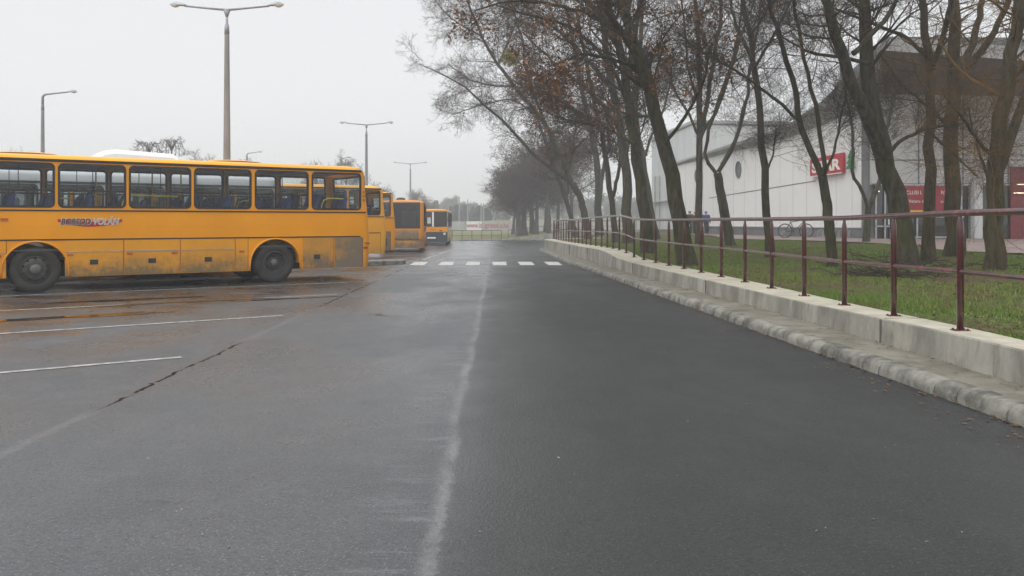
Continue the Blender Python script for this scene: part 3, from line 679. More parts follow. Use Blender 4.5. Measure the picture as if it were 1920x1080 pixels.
    if detail >= 1:
        sm = seat_mb(); first = None; xx = .75; k = 0
        while xx < L-2.0:
            for yy in (-.95, -.5, .5, .95):
                if (2.9+.0 < xx-0 < 3.8 and yy < 0) or (k == 6): continue
                if first is None: o = sm.build('seat', M['blue_seat'], B, bevel=.03); first = o
                else: o = first.copy(); COL.objects.link(o); o.parent = B
                o.location = (xx+.25, yy, 1.0 if xx > 2.2 else 1.12)
                if detail >= 2:
                    h_ = MB(); h_.tube([(-.36, -.13, 1.12), (-.37, -.12, 1.24), (-.35, 0, 1.27), (-.37, .12, 1.24), (-.36, .13, 1.12)], .014, 6); h_.build('seat_handle', M['black'], o, smooth=True)
            xx += .78; k += 1
        hr = MB()
        for (xa, xb_) in ((.45, 1.35), (5.0, 6.25)):
            hr.tube([(xa, 1.08, 2.18), (xb_-.2, 1.08, 2.20), (xb_-.06, 1.08, 2.14), (xb_, 1.08, 2.0), (xb_, 1.08, 1.0)], .018, 8)
        for xa in (3.4, 4.6, 5.3, 6.6): hr.tube([(xa, -.35, .95), (xa, -.35, z1)], .016, 8)
        hr.build('handrail', M['handrail'], B, smooth=True)
    for ax in axles:
        rear_ = ax < L/2
        for s in (1, -1):
            wheel(B, ax, s*(hw-.17), s, rear_)
            if rear_ and s == 1 and detail >= 2: pass
        for s in (1, -1):
            fl = MB()
            n = 18; pts = []
            for k in range(n+1):
                th = PI*(1-k/n); pts.append((ax+.655*math.cos(th), s*(hw+.012), .50+.64*math.sin(th)))
            pts = [(pts[0][0]-.01, pts[0][1], skirt)]+pts+[(pts[-1][0]+.01, pts[-1][1], skirt)]; fl.tube(pts, .022, 6)
            fl.build('wheel_arch', P_, B, smooth=True)
    return B
def h_(B, x0, x1, z0, z1, y, m, handle=None, chrome=True, reflect=None, name='luggage_hatch'):
    s = 1 if y > 0 else -1; t = MB(); t.box(x0+.008, x1-.008, min(y-s*.01, y+s*.010), max(y-s*.01, y+s*.010), z0+.004, z1-.008)
    o = t.build(name, m, B, bevel=.004)
    sm_ = MB(); sm_.box(x0-.004, x0+.004, y-.002, y+.004, z0, z1); sm_.build('panel_gap', M['under'], o)
    if chrome:
        c_ = MB(); c_.box(x0+.02, x1-.02, min(y, y+s*.022), max(y, y+s*.022), .885, .905); c_.build('chrome_strip', M['alu'], o)
    if handle:
        k = MB(); k.box(handle-.085, handle+.085, min(y, y+s*.02), max(y, y+s*.02), .60, .71); k.box(handle-.06, handle+.06, min(y, y+s*.03), max(y, y+s*.03), .64, .67); k.build('handle', M['black'], o)
    for r_ in (reflect or []):
        k = MB(); k.box(r_-.06, r_+.06, min(y, y+s*.02), max(y, y+s*.02), .80, .85); k.build('side_marker', M['amber'], o)
    return o
def s_px(px): u = (px-960)/FPX; return (18.8*u+10.5)/(.824-.566*u)
S_END = 8.05
X1 = lambda px: S_END-s_px(px)
near0 = Vector((-10.5, 18.8, 0))+D*S_END       # near-side lower rear corner of bus 1
RZ = math.atan2(-D.y, -D.x)
def bus_loc(corner): c_ = corner+NRM*1.25; return (c_.x, c_.y, gz(c_.y))
wins1 = [(X1(677), X1(584)), (X1(578.5), X1(477.5)), (X1(471.5), X1(363.5)), (X1(358.5), X1(241.5)), (X1(236.5), X1(108.5)), (X1(103), X1(103)+1.42), (X1(103)+1.49, X1(103)+2.75)]
L1 = wins1[-1][1]+.35
B1 = make_bus('city_bus', 'large yellow bus nearest the camera with a red and silver logo on its side', bus_loc(near0), RZ, L=L1, wins=wins1, axles=(X1(515)-.02, X1(65)-.02))
HW = 1.25
for (a, c_, hd, m_, ch, rf_) in ((X1(680), X1(627), None, 'dirty', False, None), (X1(626), X1(567), X1(594), 'dirty2', False, None),
      (X1(465), X1(442), None, 'hatch', False, [X1(453)]), (X1(441), X1(339), X1(390), 'hatch', True, None), (X1(338), X1(233), X1(285), 'hatch', True, [X1(243), X1(327)]), (X1(232), X1(121), X1(176), 'hatch', True, [X1(132)])):
    h_(B1, a, c_, .345, 1.155, HW, M[m_], hd, ch, rf_)
xf = X1(12); h_(B1, xf, L1-.3, .345, 1.155, HW, M['yellow'], None, True, [xf+.15])
k = MB(); k.box(X1(8)-.07, X1(8)+.07, HW, HW+.03, 1.60, 1.65); k.build('side_marker', M['amber'], B1)
k = MB(); k.box(.0, .13, HW-.12, HW-.03, .97, .985); k.box(.07, .2, HW-.03, HW+.012, .985, 1.0); k.build('rear_trim', M['rubber'], B1)
k = MB(); k.box(.10, .22, HW-.03, HW+.012, .84, .89); k.build('rear_marker', M['redlens'], B1)
v = MB()
for i in range(3): v.box(.16, .245, HW-.004, HW+.006, 2.12+i*.11, 2.20+i*.11)
v.build('air_grille', M['dirty2'], B1)
# roof hatches
for (a, w_) in ((X1(52), .9), (X1(462), .9)):
    k = MB(); rows = []
    for i in range(7):
        f = i/6; hh = 3.11+.07*math.sin(PI*f)**.5 if 0 < f < 1 else 3.08
        rows.append([(a-w_+2*w_*f, yy, hh-(.03 if abs(yy) > .3 else 0)) for yy in (-.45, -.3, 0, .3, .45)])
    k.grid(rows); k.build('roof_hatch', M['roofyel'], B1, smooth=True)
# rear window and lamps of the near bus (seen only from a step to the side)
def rear_fit(B, B_L):
    k = MB(); q = [(.035, 1.9), (.115, 2.5), (.135, 2.82)]
    k.grid([[(x, -1.05, z), (x, 1.05, z)] for x, z in q]); w_ = k.build('rear_window', M['glass'], B)
    k = MB(); k.tube([(x-.01, -1.04, z) for x, z in q], .03, 6); k.tube([(x-.01, 1.04, z) for x, z in q], .03, 6); k.tube([(q[0][0]-.01, -1.04, 1.9), (q[0][0]-.01, 1.04, 1.9)], .03, 6); k.tube([(q[2][0]-.01, -1.04, 2.82), (q[2][0]-.01, 1.04, 2.82)], .03, 6); k.build('window_rubber', M['rubber'], w_)
    k = MB(); q = [(B_L-.03, 1.55), (B_L-.09, 2.5), (B_L-.12, 2.86)]; k.grid([[(x, -1.05, z), (x, 1.05, z)] for x, z in q]); k.build('windscreen', M['glass'], B)
    for yy in (-1, 1):
        k = MB(); k.box(-.035, .05, yy*.95-.1, yy*.95+.1, .75, 1.05); k.build('tail_lamp', M['redlens'], B, bevel=.02)
rear_fit(B1, L1)
def text_mesh(body, size, m, parent, mtx, name='lettering', shear=0, off=0, ext=.003, sx=1, space=1):
    cu = bpy.data.curves.new(name, 'FONT'); cu.body = body; cu.size = size; cu.shear = shear; cu.offset = off; cu.extrude = ext; cu.space_character = space; cu.align_x = 'LEFT'; cu.resolution_u = 4
    o = bpy.data.objects.new(name, cu); COL.objects.link(o)
    dg = bpy.context.evaluated_depsgraph_get(); me = bpy.data.meshes.new_from_object(o.evaluated_get(dg)); bpy.data.objects.remove(o)
    xs_ = [v.co.x for v in me.vertices]; w = max(xs_)-min(xs_); me.transform(Matrix.Translation((-min(xs_), 0, 0)))
    if sx: me.transform(Matrix.Diagonal((sx/w, 1, 1, 1)))
    me.transform(mtx); me.materials.clear(); return mesh_obj(name, me, m, parent)
# logo: local frame, text runs towards the rear (-x in bus space), on the y=+HW side
def side_mtx(x, z, y): return Matrix(((-1, 0, 0, x), (0, 0, 1, y), (0, 1, 0, z), (0, 0, 0, 1)))
LG = MB(); xa, xb_ = X1(108), X1(229); n = 20; rows = []
for i in range(n+1):
    f = i/n; x = xa+(xb_-xa)*f; sag = 4*f*(1-f); rows.append([(x, HW+.010, 1.575-.115*sag), (x, HW+.010, 1.635-.06*sag)])
LG.grid(rows); lg = LG.build('logo', M['logo_red'], B1)
wB = abs(X1(172)-X1(114)); wV = abs(X1(222.5)-X1(175))
text_mesh('BORSOD', .20, M['logo_light'], lg, side_mtx(X1(113), 1.508, HW+.014), shear=.22, off=.010, sx=wB*.97+.025, ext=.002)
text_mesh('BORSOD', .19, M['logo_dark'], lg, side_mtx(X1(114), 1.512, HW+.020), shear=.22, off=.004, sx=wB*.97, ext=.002)
text_mesh('VOL\u00c1N', .20, M['logo_light'], lg, side_mtx(X1(174.5), 1.510, HW+.014), shear=.22, off=.009, sx=wV+.02, ext=.002)
text_mesh('VOL\u00c1N', .19, mat('logo_grey', (.30, .32, .33), .4, var=.05), lg, side_mtx(X1(175.2), 1.514, HW+.020), shear=.22, off=-.004, sx=wV, ext=.002)
# neighbours
def corner_at(px, n_off):
    """rear near-side corner on the line offset n_off along NRM from bus 1, at picture column px"""
    a = near0+NRM*n_off; u = (px-960)/FPX; k_ = (u*a.y-a.x)/(D.x-u*D.y); return a+D*k_
c_s = near0+NRM*3.5+D*-1.2
BS = make_bus('city_bus', 'silver low floor bus with white roof unit, mostly hidden behind the nearest yellow bus', bus_loc(c_s), RZ, L=11.5, paintm='silver', roofm='silver', sills=(1.45, 2.55), roof=2.9, detail=1, group='buses parked behind the nearest bus')
ac = MB(); xs0 = (c_s-near0).dot(D)*0
def ac_x(px):
    u = (px-960)/FPX; a = c_s+NRM*.75; k_ = (u*a.y-a.x)/(D.x-u*D.y); return -k_
a0_, a1_ = ac_x(334), ac_x(155)
rows = []
for (f, hh, yi) in ((0, 2.9, .62), (.01, 3.42, .60), (.06, 3.52, .55), (.68, 3.58, .55), (.80, 3.52, .55), (.93, 3.30, .60), (1, 2.92, .66)):
    x = a0_+(a1_-a0_)*f; rows.append([(x, -yi-.1, 2.88), (x, -yi-.08, hh-.12 if hh > 3 else 2.9), (x, -yi, hh), (x, yi, hh), (x, yi+.08, hh-.12 if hh > 3 else 2.9), (x, yi+.1, 2.88)])
ac.grid(rows); ac.build('air_conditioner', M['white_gloss'], BS, bevel=.03)
c2 = corner_at(726, 10.05); c3 = corner_at(743.5, 14.3)
B2 = make_bus('city_bus', 'lighter yellow bus second in the row with its tail beside the nearest bus', bus_loc(c2), RZ, L=11, paintm='yellow_b', detail=1)
rear_fit(B2, 11)
h_(B2, .30, .95, .345, 1.155, HW, M['yellow_b'], None, False, None, 'skirt_panel')
k = MB(); k.box(-.06, .09, HW-.30, HW-.12, .62, .96); k.build('tail_lamp', M['black'], B2, bevel=.02)
B3 = make_bus('city_bus', 'yellow bus with a grey dirty skirt panel, third in the row', bus_loc(c3), RZ, L=11, detail=1, roof=3.03)
rear_fit(B3, 11); h_(B3, .30, 1.1, .345, 1.155, HW, M['dirty'], None, True, None, 'skirt_panel')
c_m = near0+NRM*6.9+D*-1.6
BM = make_bus('city_bus', 'yellow bus glimpsed through the windows of the nearest bus', bus_loc(c_m), RZ, L=11.5, detail=0, sills=(1.6, 2.6), roof=2.95, group='buses parked behind the nearest bus')
# bus 4: back turned to the camera
r4a = at(793.5, 466, 48.7); yaw4 = math.atan2(10.8, -.95)
hd4 = Vector((math.cos(yaw4), math.sin(yaw4), 0)); rt4 = Vector((hd4.y, -hd4.x, 0))
o4 = Vector((r4a.x, 48.7, 0))-rt4*1.22
B4 = make_bus('city_bus', 'orange bus with a large dark louvred engine window in its dirty tail', (o4.x, o4.y, gz(48.7)-.02), yaw4, L=11.2, paintm='orange', roofm='orange', detail=0, lean=0, skirt=.24, sills=(1.3, 2.75), roof=2.97, axles=(3.2, 8.6))
k = MB(); k.box(-.012, .03, -1.05, 1.1, 1.36, 2.86); k.build('rear_window', M['glass_black'], B4, bevel=.06)
k = MB(); k.box(-.02, .0, -.82, -.02, 1.50, 2.38)
for i in range(11): k.box(-.045, -.015, -.78, -.06, 1.55+i*.075, 1.585+i*.075)
k.build('engine_grille', mat('grille_dark', (.06, .062, .06), .6), B4)
k = MB(); k.box(-.03, .02, -1.12, 1.12, .70, .74); k.box(-.035, .02, -.5, -.45, .74, .80); k.box(-.035, .02, .3, .35, .74, .80); k.build('bumper_seam', M['rubber'], B4)
k = MB(); k.box(-.02, .02, -1.1, 1.1, .25, .69); k.build('rear_bumper', M['dirty2'], B4, bevel=.03)
k = MB(); k.box(-.02, .02, -.95, .95, .78, 1.28); k.build('engine_flap', M['dirty'], B4, bevel=.02)
k = MB(); k.lathe([(.28, 0), (.27, .10), (.2, .17), (0, .19)], 16, Matrix.Translation((1.2, .1, 2.98))); k.build('roof_vent', M['black'], B4, smooth=True)
# bus 5: front towards the camera
Y5 = 70.9; xr = (839-960)/FPX*Y5; yaw5 = math.atan2(-11.0, .45)
hd5 = Vector((math.cos(yaw5), math.sin(yaw5), 0)); lf5 = Vector((-hd5.y, hd5.x, 0))
f5 = Vector((xr, Y5, 0))-lf5*1.22; r5 = f5-hd5*11
B5 = make_bus('city_bus', 'yellow and cream bus facing the camera at the far end of the row', (r5.x, r5.y, -.50), yaw5, L=11, paintm='cream', roofm='roofyel', detail=0, lean=0, axles=(2.9, 8.4), sills=(1.55, 2.75), roof=3.02)
k = MB(); k.box(10.99, 11.02, -1.22, 1.22, 1.18, 1.55); k.box(10.99, 11.02, -1.22, 1.22, 2.88, 2.97); k.build('front_panel', M['yellow'], B5, bevel=.02)
k = MB(); k.box(10.98, 11.02, -1.14, 1.18, 1.58, 2.86); ws = k.build('windscreen', M['glass_black'], B5, bevel=.05)
k = MB(); k.box(11.02, 11.05, -.05, .09, 1.60, 2.80); k.build('screen_pillar', M['white_gloss'], ws)  # centre divider coloured white to stand in for a bright reflection
k = MB(); k.box(11.02, 11.03, -.45, -.16, 1.85, 2.35); k.build('notice', M['grey_in'], ws)
k = MB(); k.box(10.99, 11.04, -1.23, 1.23, .28, 1.15); k.build('bumper', M['navy'], B5, bevel=.05)
for yy in (-.98, .98):
    k = MB(); k.lathe([(.12, 0), (.11, .03), (0, .04)], 16, Matrix.Translation((11.04, yy, .98)) @ Matrix.Rotation(PI/2, 4, 'Y')); k.build('headlight', M['lampglass'], B5, smooth=True)
    k = MB(); k.tube([(11.0, yy*1.2, 2.75), (11.25, yy*1.36, 2.7), (11.25, yy*1.36, 2.4)], .02, 6); k.box(11.2, 11.3, yy*1.36-.1, yy*1.36+.1, 2.0, 2.42); k.build('mirror', M['black'], B5)
k = MB(); k.box(11.04, 11.055, -.1-.35, -.1+.35, .60, .72); k.location = None; k.build('number_plate', M['white_gloss'], B5)
k = MB(); k.tube([(11.04, -.9, 1.56), (11.05, -.2, 1.62)], .012, 5); k.tube([(11.04, .2, 1.56), (11.05, .95, 1.62)], .012, 5); k.build('wiper', M['black'], B5)
k = MB(); k.box(11.03, 11.04, .55, .8, 1.22, 1.30); k.box(11.03, 11.04, -.2, .2, 1.32, 1.35); k.build('badge', M['redlens'], B5)
# small kerbed island by the second bus
isl = MB(); P_is = [at(757, 491, 33.2), at(700, 484, 36.2), at(560, 484, 36), at(560, 500, 29)]
ip = [(-4.05, 32.6), (-4.15, 33.3), (-4.6, 33.5), (-12.5, 28.0), (-12.2, 26.6), (-4.9, 31.6), (-4.2, 32.1)]
n = len(ip); zz = gz(32)+.15
isl.add([(x, y, gz(y)-.05) for x, y in ip]+[(x, y, gz(y)+.15) for x, y in ip], [tuple(range(n, 2*n))]+[(i, (i+1) % n, n+(i+1) % n, n+i) for i in range(n)])
tag(isl.build('kerb_island', M['kerb'], bevel=.03), kind='structure')
# ------------------------------------------------------------------ street lamps
def lamp_head(p, sgn, parent, d=Vector((1, 0, 0))):
    k = MB(); rows = []; n = 10; Lh = .62
    for i in range(9):
        f = i/8; w = .13*(math.sin(PI*min(1, f*1.15+.12))**.6 if f < .98 else .15); h = .15*(math.sin(PI*(f*.82+.12))**.8)
        rows.append([(p.x+sgn*(f*Lh), p.y+w*math.cos(PI*j/n), p.z+.02+h*math.sin(PI*j/n)+.03*f) for j in range(n+1)])
    k.grid(rows); o = k.build('lamp_head', M['lampbody'], parent, smooth=True)
    k = MB(); rows = []
    for i in range(7):
        f = i/6; w = .11*math.sin(PI*(f*.9+.05))**.6; h = .10*math.sin(PI*f)**.7 if 0 < f < 1 else 0
        rows.append([(p.x+sgn*(.22+f*.38), p.y+w*math.cos(PI*j/n), p.z+.025+.03*f-h*math.sin(PI*j/n)) for j in range(n+1)])
    k.grid(rows); k.build('lamp_bowl', M['lampglass'], o, smooth=True)
    k = MB(); k.tube([(p.x-sgn*.06, p.y, p.z+.02), (p.x+sgn*.03, p.y, p.z+.03)], .05, 8); k.build('collar', M['polesteel'], o)
def lamp(px, ptop, Y, label, arms=(-1, 1), half=2.35, zg=None, sc=1.0, group='concrete street lamps along the bus park'):
    zt = EYE+(HZ-ptop)/FPX*Y; z0 = gz(Y) if zg is None else zg; H = zt-z0
    E = empty('street_lamp', ((px-960)/FPX*Y, Y, z0)); tag(E, label, 'street lamp', group)
    k = MB(); k.tube([(0, 0, -.1), (0, 0, H-1.0)], [.19*sc, .10*sc], 8); k.build('pole', M['poleconc'], E)
    k = MB(); k.tube([(0, 0, H-1.05), (0, 0, H-.75), (0, 0, H-.6), (0, 0, H-.12)], [.105*sc, .095*sc, .05*sc, .045*sc], 10)
    if len(arms) == 2: k.tube([(0, 0, H-.35), (0, 0, H-.05)], [.05, .15], 8)
    k.build('pole_top', M['polesteel'], E, smooth=True)
    for a in arms:
        k = MB()
        if len(arms) == 1: k.tube([(0, 0, H-1.0), (0, 0, H-.2), (a*.12, 0, H-.06), (a*.3, 0, H-.02), (a*(half-.65), 0, H+.12)], [.09, .085, .08, .06, .045], 8)
        else: k.tube([(0, 0, H-.06), (a*(half-.65), 0, H+.10)], [.05, .036], 8)
        k.build('arm', M['polesteel'], E, smooth=True); lamp_head(Vector((a*(half-.65), 0, H+.10)), a, E)
    return E
lamp(425.5, 16, 34.6, 'tallest double armed street lamp rising behind the nearest yellow bus')
lamp(687, 233, 73.5, 'double armed street lamp just right of the nearest bus tail', half=2.36)
lamp(769.5, 306.5, 122, 'farthest double armed street lamp above the orange bus tail', half=2.45, zg=-.3)
lamp(80, 176, 56, 'single armed street lamp behind the front of the nearest bus', arms=(1,), half=2.3)
lamp(463, 287, 104, 'small distant single armed lamp right of the tallest street lamp', arms=(1,), half=1.9, zg=-.4, sc=.8)
lamp(640, 297, 118, 'small distant single armed lamp before the bare trees behind the buses', arms=(1,), half=1.3, zg=-.3, sc=.8)
# ------------------------------------------------------------------ far kerb, railing, panel wall
fk = MB(); fk.grid([[(x, edge_y(x)+dy, gz(88)+dz) for (dy, dz) in ((-.0, -.03), (.0, .10), (.04, .13), (.3, .13), (1.6, .12))] for x in range(-60, 61, 4)])
tag(fk.build('far_kerb', M['kerb']), kind='structure')
def far_rail(name, label, pts, h=.92):
    E = empty(name, pts[0]); tag(E, label, 'railing'); o = Vector(pts[0]); Q = [Vector(p)-o for p in pts]
    m1 = MB(); m1.tube([q+Vector((0, 0, h)) for q in Q], .03, 6); m1.build('top_rail', M['black_rail'], E)
    m1 = MB(); m1.tube([q+Vector((0, 0, h*.42)) for q in Q], .022, 6); m1.build('mid_rail', M['black_rail'], E)
    for q in Q: m1 = MB(); m1.tube([q, q+Vector((0, 0, h))], .032, 6); m1.build('post', M['black_rail'], E)
xs_far = [(-1.1-1.03*k) for k in range(0, 14)]
far_rail('metal_railing', 'thin dark railing along the far grass edge beside the last bus', [(x, 89.2, -.36) for x in reversed(xs_far)], .93)
rp = [(-.4+1.03*k, 89.3, -.34+.115*k if k < 9 else .62) for k in range(0, 14)]
far_rail('metal_railing', 'thin dark railing climbing the sloped concrete ramp beyond the road', rp, .95)
rw = MB(); rr = [(-1.3+1.03*k, max(-.44, min(.62, -.44+.105*k))) for k in range(0, 30)]
rw.grid([[(x, 88.72, -.5) for x, z in rr], [(x, 88.72, z+.05) for x, z in rr], [(x, 89.5, z+.05) for x, z in rr], [(x, 89.52, z-.4) for x, z in rr]])
tag(rw.build('ramp_wall', M['concrete']), 'sloping concrete ramp wall under the far railing', 'wall')
PW = empty('panel_wall', (-2.8*8, 150, -.16)); tag(PW, 'grey concrete panel wall with red graffiti across the far field', 'wall')
pwx = at(874, 415, 150).x; x0p = -2.8*8
pm_g = mat('panel_concrete', (.40, .40, .38), .85, col2=(.30, .30, .285), scale=.8, lo=.3, hi=.7)
pm_w = mat('panel_painted', (.70, .70, .68), .8, var=.05)
k0 = math.floor((pwx-(-60))/2.84)
for i in range(-14, 22):
    xl = pwx+i*2.84; zc = ground_z(xl+1.4, 150)-.1
    k = MB(); k.box(xl+.05, xl+2.79, -.05, .05, 0, 1.68); o = k.build('wall_panel', pm_w if i == 0 else pm_g, PW); o.location = Vector((0, 0, 0))-Vector((x0p, 0, 0))
    k = MB(); k.box(xl-.09, xl+.05, -.1, .1, 0, 1.76); o = k.build('wall_post', mat('panel_post', (.22, .22, .21), .85) if i == -14 else bpy.data.materials['panel_post'], PW); o.location = Vector((-x0p, 0, 0))
gr = mat('graffiti_red', (.36, .04, .05), .7, var=.1)
for (tx, px0, px1) in (('www.b', 874.5, 903.5), ('gress', 908, 934.5), ('u.hu', 937.5, 954)):
    xa = at(px0, 415, 149.9).x; xb_ = at(px1, 415, 149.9).x
    o = text_mesh(tx, 1.25, gr, PW, Matrix(((1, 0, 0, xa-x0p), (0, 0, -1, -.07), (0, 1, 0, .58), (0, 0, 0, 1))), name='graffiti', sx=xb_-xa, off=.03, ext=.002)
# goal, masts
E = empty('football_goal', at(936, 416, 165)); tag(E, 'pale teal football goal frame above the panel wall', 'goal')
g0 = at(936, 416, 165); k = MB(); k.tube([(-1.0, 0, -2.2), (-1.0, 0, 0), (1.0, 0, 0), (1.0, 0, -2.2)], .08, 6); k.tube([(-1.4, 0, 4.3-3.8), (-1.4, 0, -2)], .04, 5); k.build('goal_frame', mat('teal_paint', (.10, .42, .34), .5), E)
def mast(px, ptop, Y, label, cross=False):
    z1 = EYE+(HZ-ptop)/FPX*Y; X = (px-960)/FPX*Y; z0 = ground_z(X, Y)
    E = empty('utility_pole', (X, Y, z0)); tag(E, label, 'pole', 'distant poles beyond the panel wall')
    k = MB(); k.tube([(0, 0, -.3), (0, 0, z1-z0)], [.16, .10], 6); k.build('pole', M['poleconc'], E)
    if cross:
        H = z1-z0; k = MB(); k.tube([(-.3, 0, H-1.6), (2.4, 0, H-1.7)], .07, 5); k.tube([(-.9, 0, H+.3), (-.1, 0, H-.5)], .10, 5); k.tube([(0, 0, H-3), (1.6, 0, H-1.7)], .05, 5); k.tube([(1.8, 0, H-1.7), (1.8, 0, H-3.2)], .05, 5); k.build('crossarm', M['poleconc'], E)
mast(861, 368, 180, 'dark distant utility pole with a crossarm above the last bus', True)
mast(877, 374, 190, 'plain distant pole right of the crossarm pole'); mast(891, 379, 200, 'plain distant pole above the white wall panel')
mast(902, 381, 172, 'slim pale pole behind the graffiti wall'); mast(906.5, 381, 176, 'slim pale pole just right of its twin behind the wall'); mast(841, 383, 168, 'short dark pole right behind the last bus roof'); mast(925, 378, 172, 'pale pole beside the football goal')
# ------------------------------------------------------------------ trees
def tubes(groups, name):
    """groups: list of (P (N,M,3), R (N,M), sides) -> one mesh"""
    Vs, Fs, off = [], [], 0
    for P, R, k in groups:
        Nn, Mm, _ = P.shape
        if Nn == 0: continue
        T = np.empty_like(P); T[:, 1:-1] = P[:, 2:]-P[:, :-2]; T[:, 0] = P[:, 1]-P[:, 0]; T[:, -1] = P[:, -1]-P[:, -2]
        T /= np.linalg.norm(T, axis=2, keepdims=True)+1e-9
        ref = np.zeros((Nn, 1, 3)); m_ = np.abs(T[:, :1, 2]) > .8; ref[..., 0] = m_; ref[..., 2] = ~m_; 
        ref = np.where(np.abs(T[:, :1, 2:3]) > .8, np.array([[[1., 0, 0]]]), np.array([[[0, 0, 1.]]]))
        A = ref-T*(ref*T).sum(2, keepdims=True); A /= np.linalg.norm(A, axis=2, keepdims=True)+1e-9; Bn = np.cross(T, A)
        th = np.arange(k)*2*PI/k
        V = P[:, :, None, :]+(A[:, :, None, :]*np.cos(th)[None, None, :, None]+Bn[:, :, None, :]*np.sin(th)[None, None, :, None])*R[:, :, None, None]
        base = off+np.arange(Nn)[:, None, None]*Mm*k; ii = np.arange(Mm-1)[None, :, None]*k; jj = np.arange(k)[None, None, :]; j2 = (jj+1) % k
        F = np.stack([base+ii+jj, base+ii+j2, base+ii+k+j2, base+ii+k+jj], -1).reshape(-1, 4)
        Vs.append(V.reshape(-1, 3)); Fs.append(F); off += Nn*Mm*k
    return np_mesh(name, np.concatenate(Vs), np.concatenate(Fs))
def unit(v): return v/(np.linalg.norm(v, axis=-1, keepdims=True)+1e-9)
def spawn(P, R, n, t0, t1, ang, lens, rfac, M_, wander, trop, seedr, minr=.003, taper=.35, bias=None):
    Nn, Mm, _ = P.shape; idx = np.repeat(np.arange(Nn), n); K = len(idx)
    if K == 0: return np.zeros((0, M_, 3)), np.zeros((0, M_))
    t = t0+(t1-t0)*seedr.random(K); f = t*(Mm-1); i = np.minimum(f.astype(int), Mm-2); u = (f-i)[:, None]
    pos = P[idx, i]*(1-u)+P[idx, i+1]*u; tan = unit(P[idx, i+1]-P[idx, i]); rad = R[idx, i]*(1-u[:, 0])+R[idx, i+1]*u[:, 0]
    rv = unit(seedr.normal(size=(K, 3))); pe = unit(rv-tan*(rv*tan).sum(1, keepdims=True)); a = np.radians(ang[0]+(ang[1]-ang[0])*seedr.random(K))[:, None]
    d = tan*np.cos(a)+pe*np.sin(a)
    if bias is not None: d = unit(d+np.array(bias))
    Ln = (lens[0]+(lens[1]-lens[0])*seedr.random(K))*(1.15-.6*t); r0 = np.maximum(minr, rad*rfac*(.7+.5*seedr.random(K)))
    out = np.empty((K, M_, 3)); out[:, 0] = pos; st = (Ln/(M_-1))[:, None]
    for j in range(1, M_):
        d = unit(d+seedr.normal(size=(K, 3))*wander+np.array([0, 0, trop[0]+(trop[1]-trop[0])*j/M_])); out[:, j] = out[:, j-1]+d*st
    R2 = r0[:, None]*np.linspace(1, taper, M_)[None]; return out, np.maximum(R2, minr*.7)
def resample(pts, rs, M_, seedr, jit=.04):
    pts = np.array(pts, float); s = np.concatenate([[0], np.cumsum(np.linalg.norm(np.diff(pts, axis=0), axis=1))]); t = np.linspace(0, s[-1], M_)
    # smooth (Catmull-like) by dense linear + moving average
    P = np.stack([np.interp(t, s, pts[:, k]) for k in range(3)], 1); Q = P.copy(); Q[1:-1] = (P[:-2]+2*P[1:-1]+P[2:])/4
    Q[1:-1] += seedr.normal(size=(M_-2, 3))*jit; R = np.interp(t, s, np.interp(s, np.linspace(0, s[-1], len(rs)), rs)); return Q, R
def leaf_quads(P, n, size, seedr, spread=.12, cl=0):
    pts = P.reshape(-1, 3)
    if cl: pts = pts[seedr.integers(0, len(pts), max(4, n//cl))]
    i = seedr.integers(0, len(pts), n); C = pts[i]+seedr.normal(size=(n, 3))*spread
    u = unit(seedr.normal(size=(n, 3))); v = unit(np.cross(u, seedr.normal(size=(n, 3)))); s = (size*(.6+.8*seedr.random(n)))[:, None]
    V = np.stack([C-u*s, C-v*s*.45, C+u*s, C+v*s*.45], 1).reshape(-1, 3); return np_mesh('leaves', V, np.arange(n*4).reshape(-1, 4))
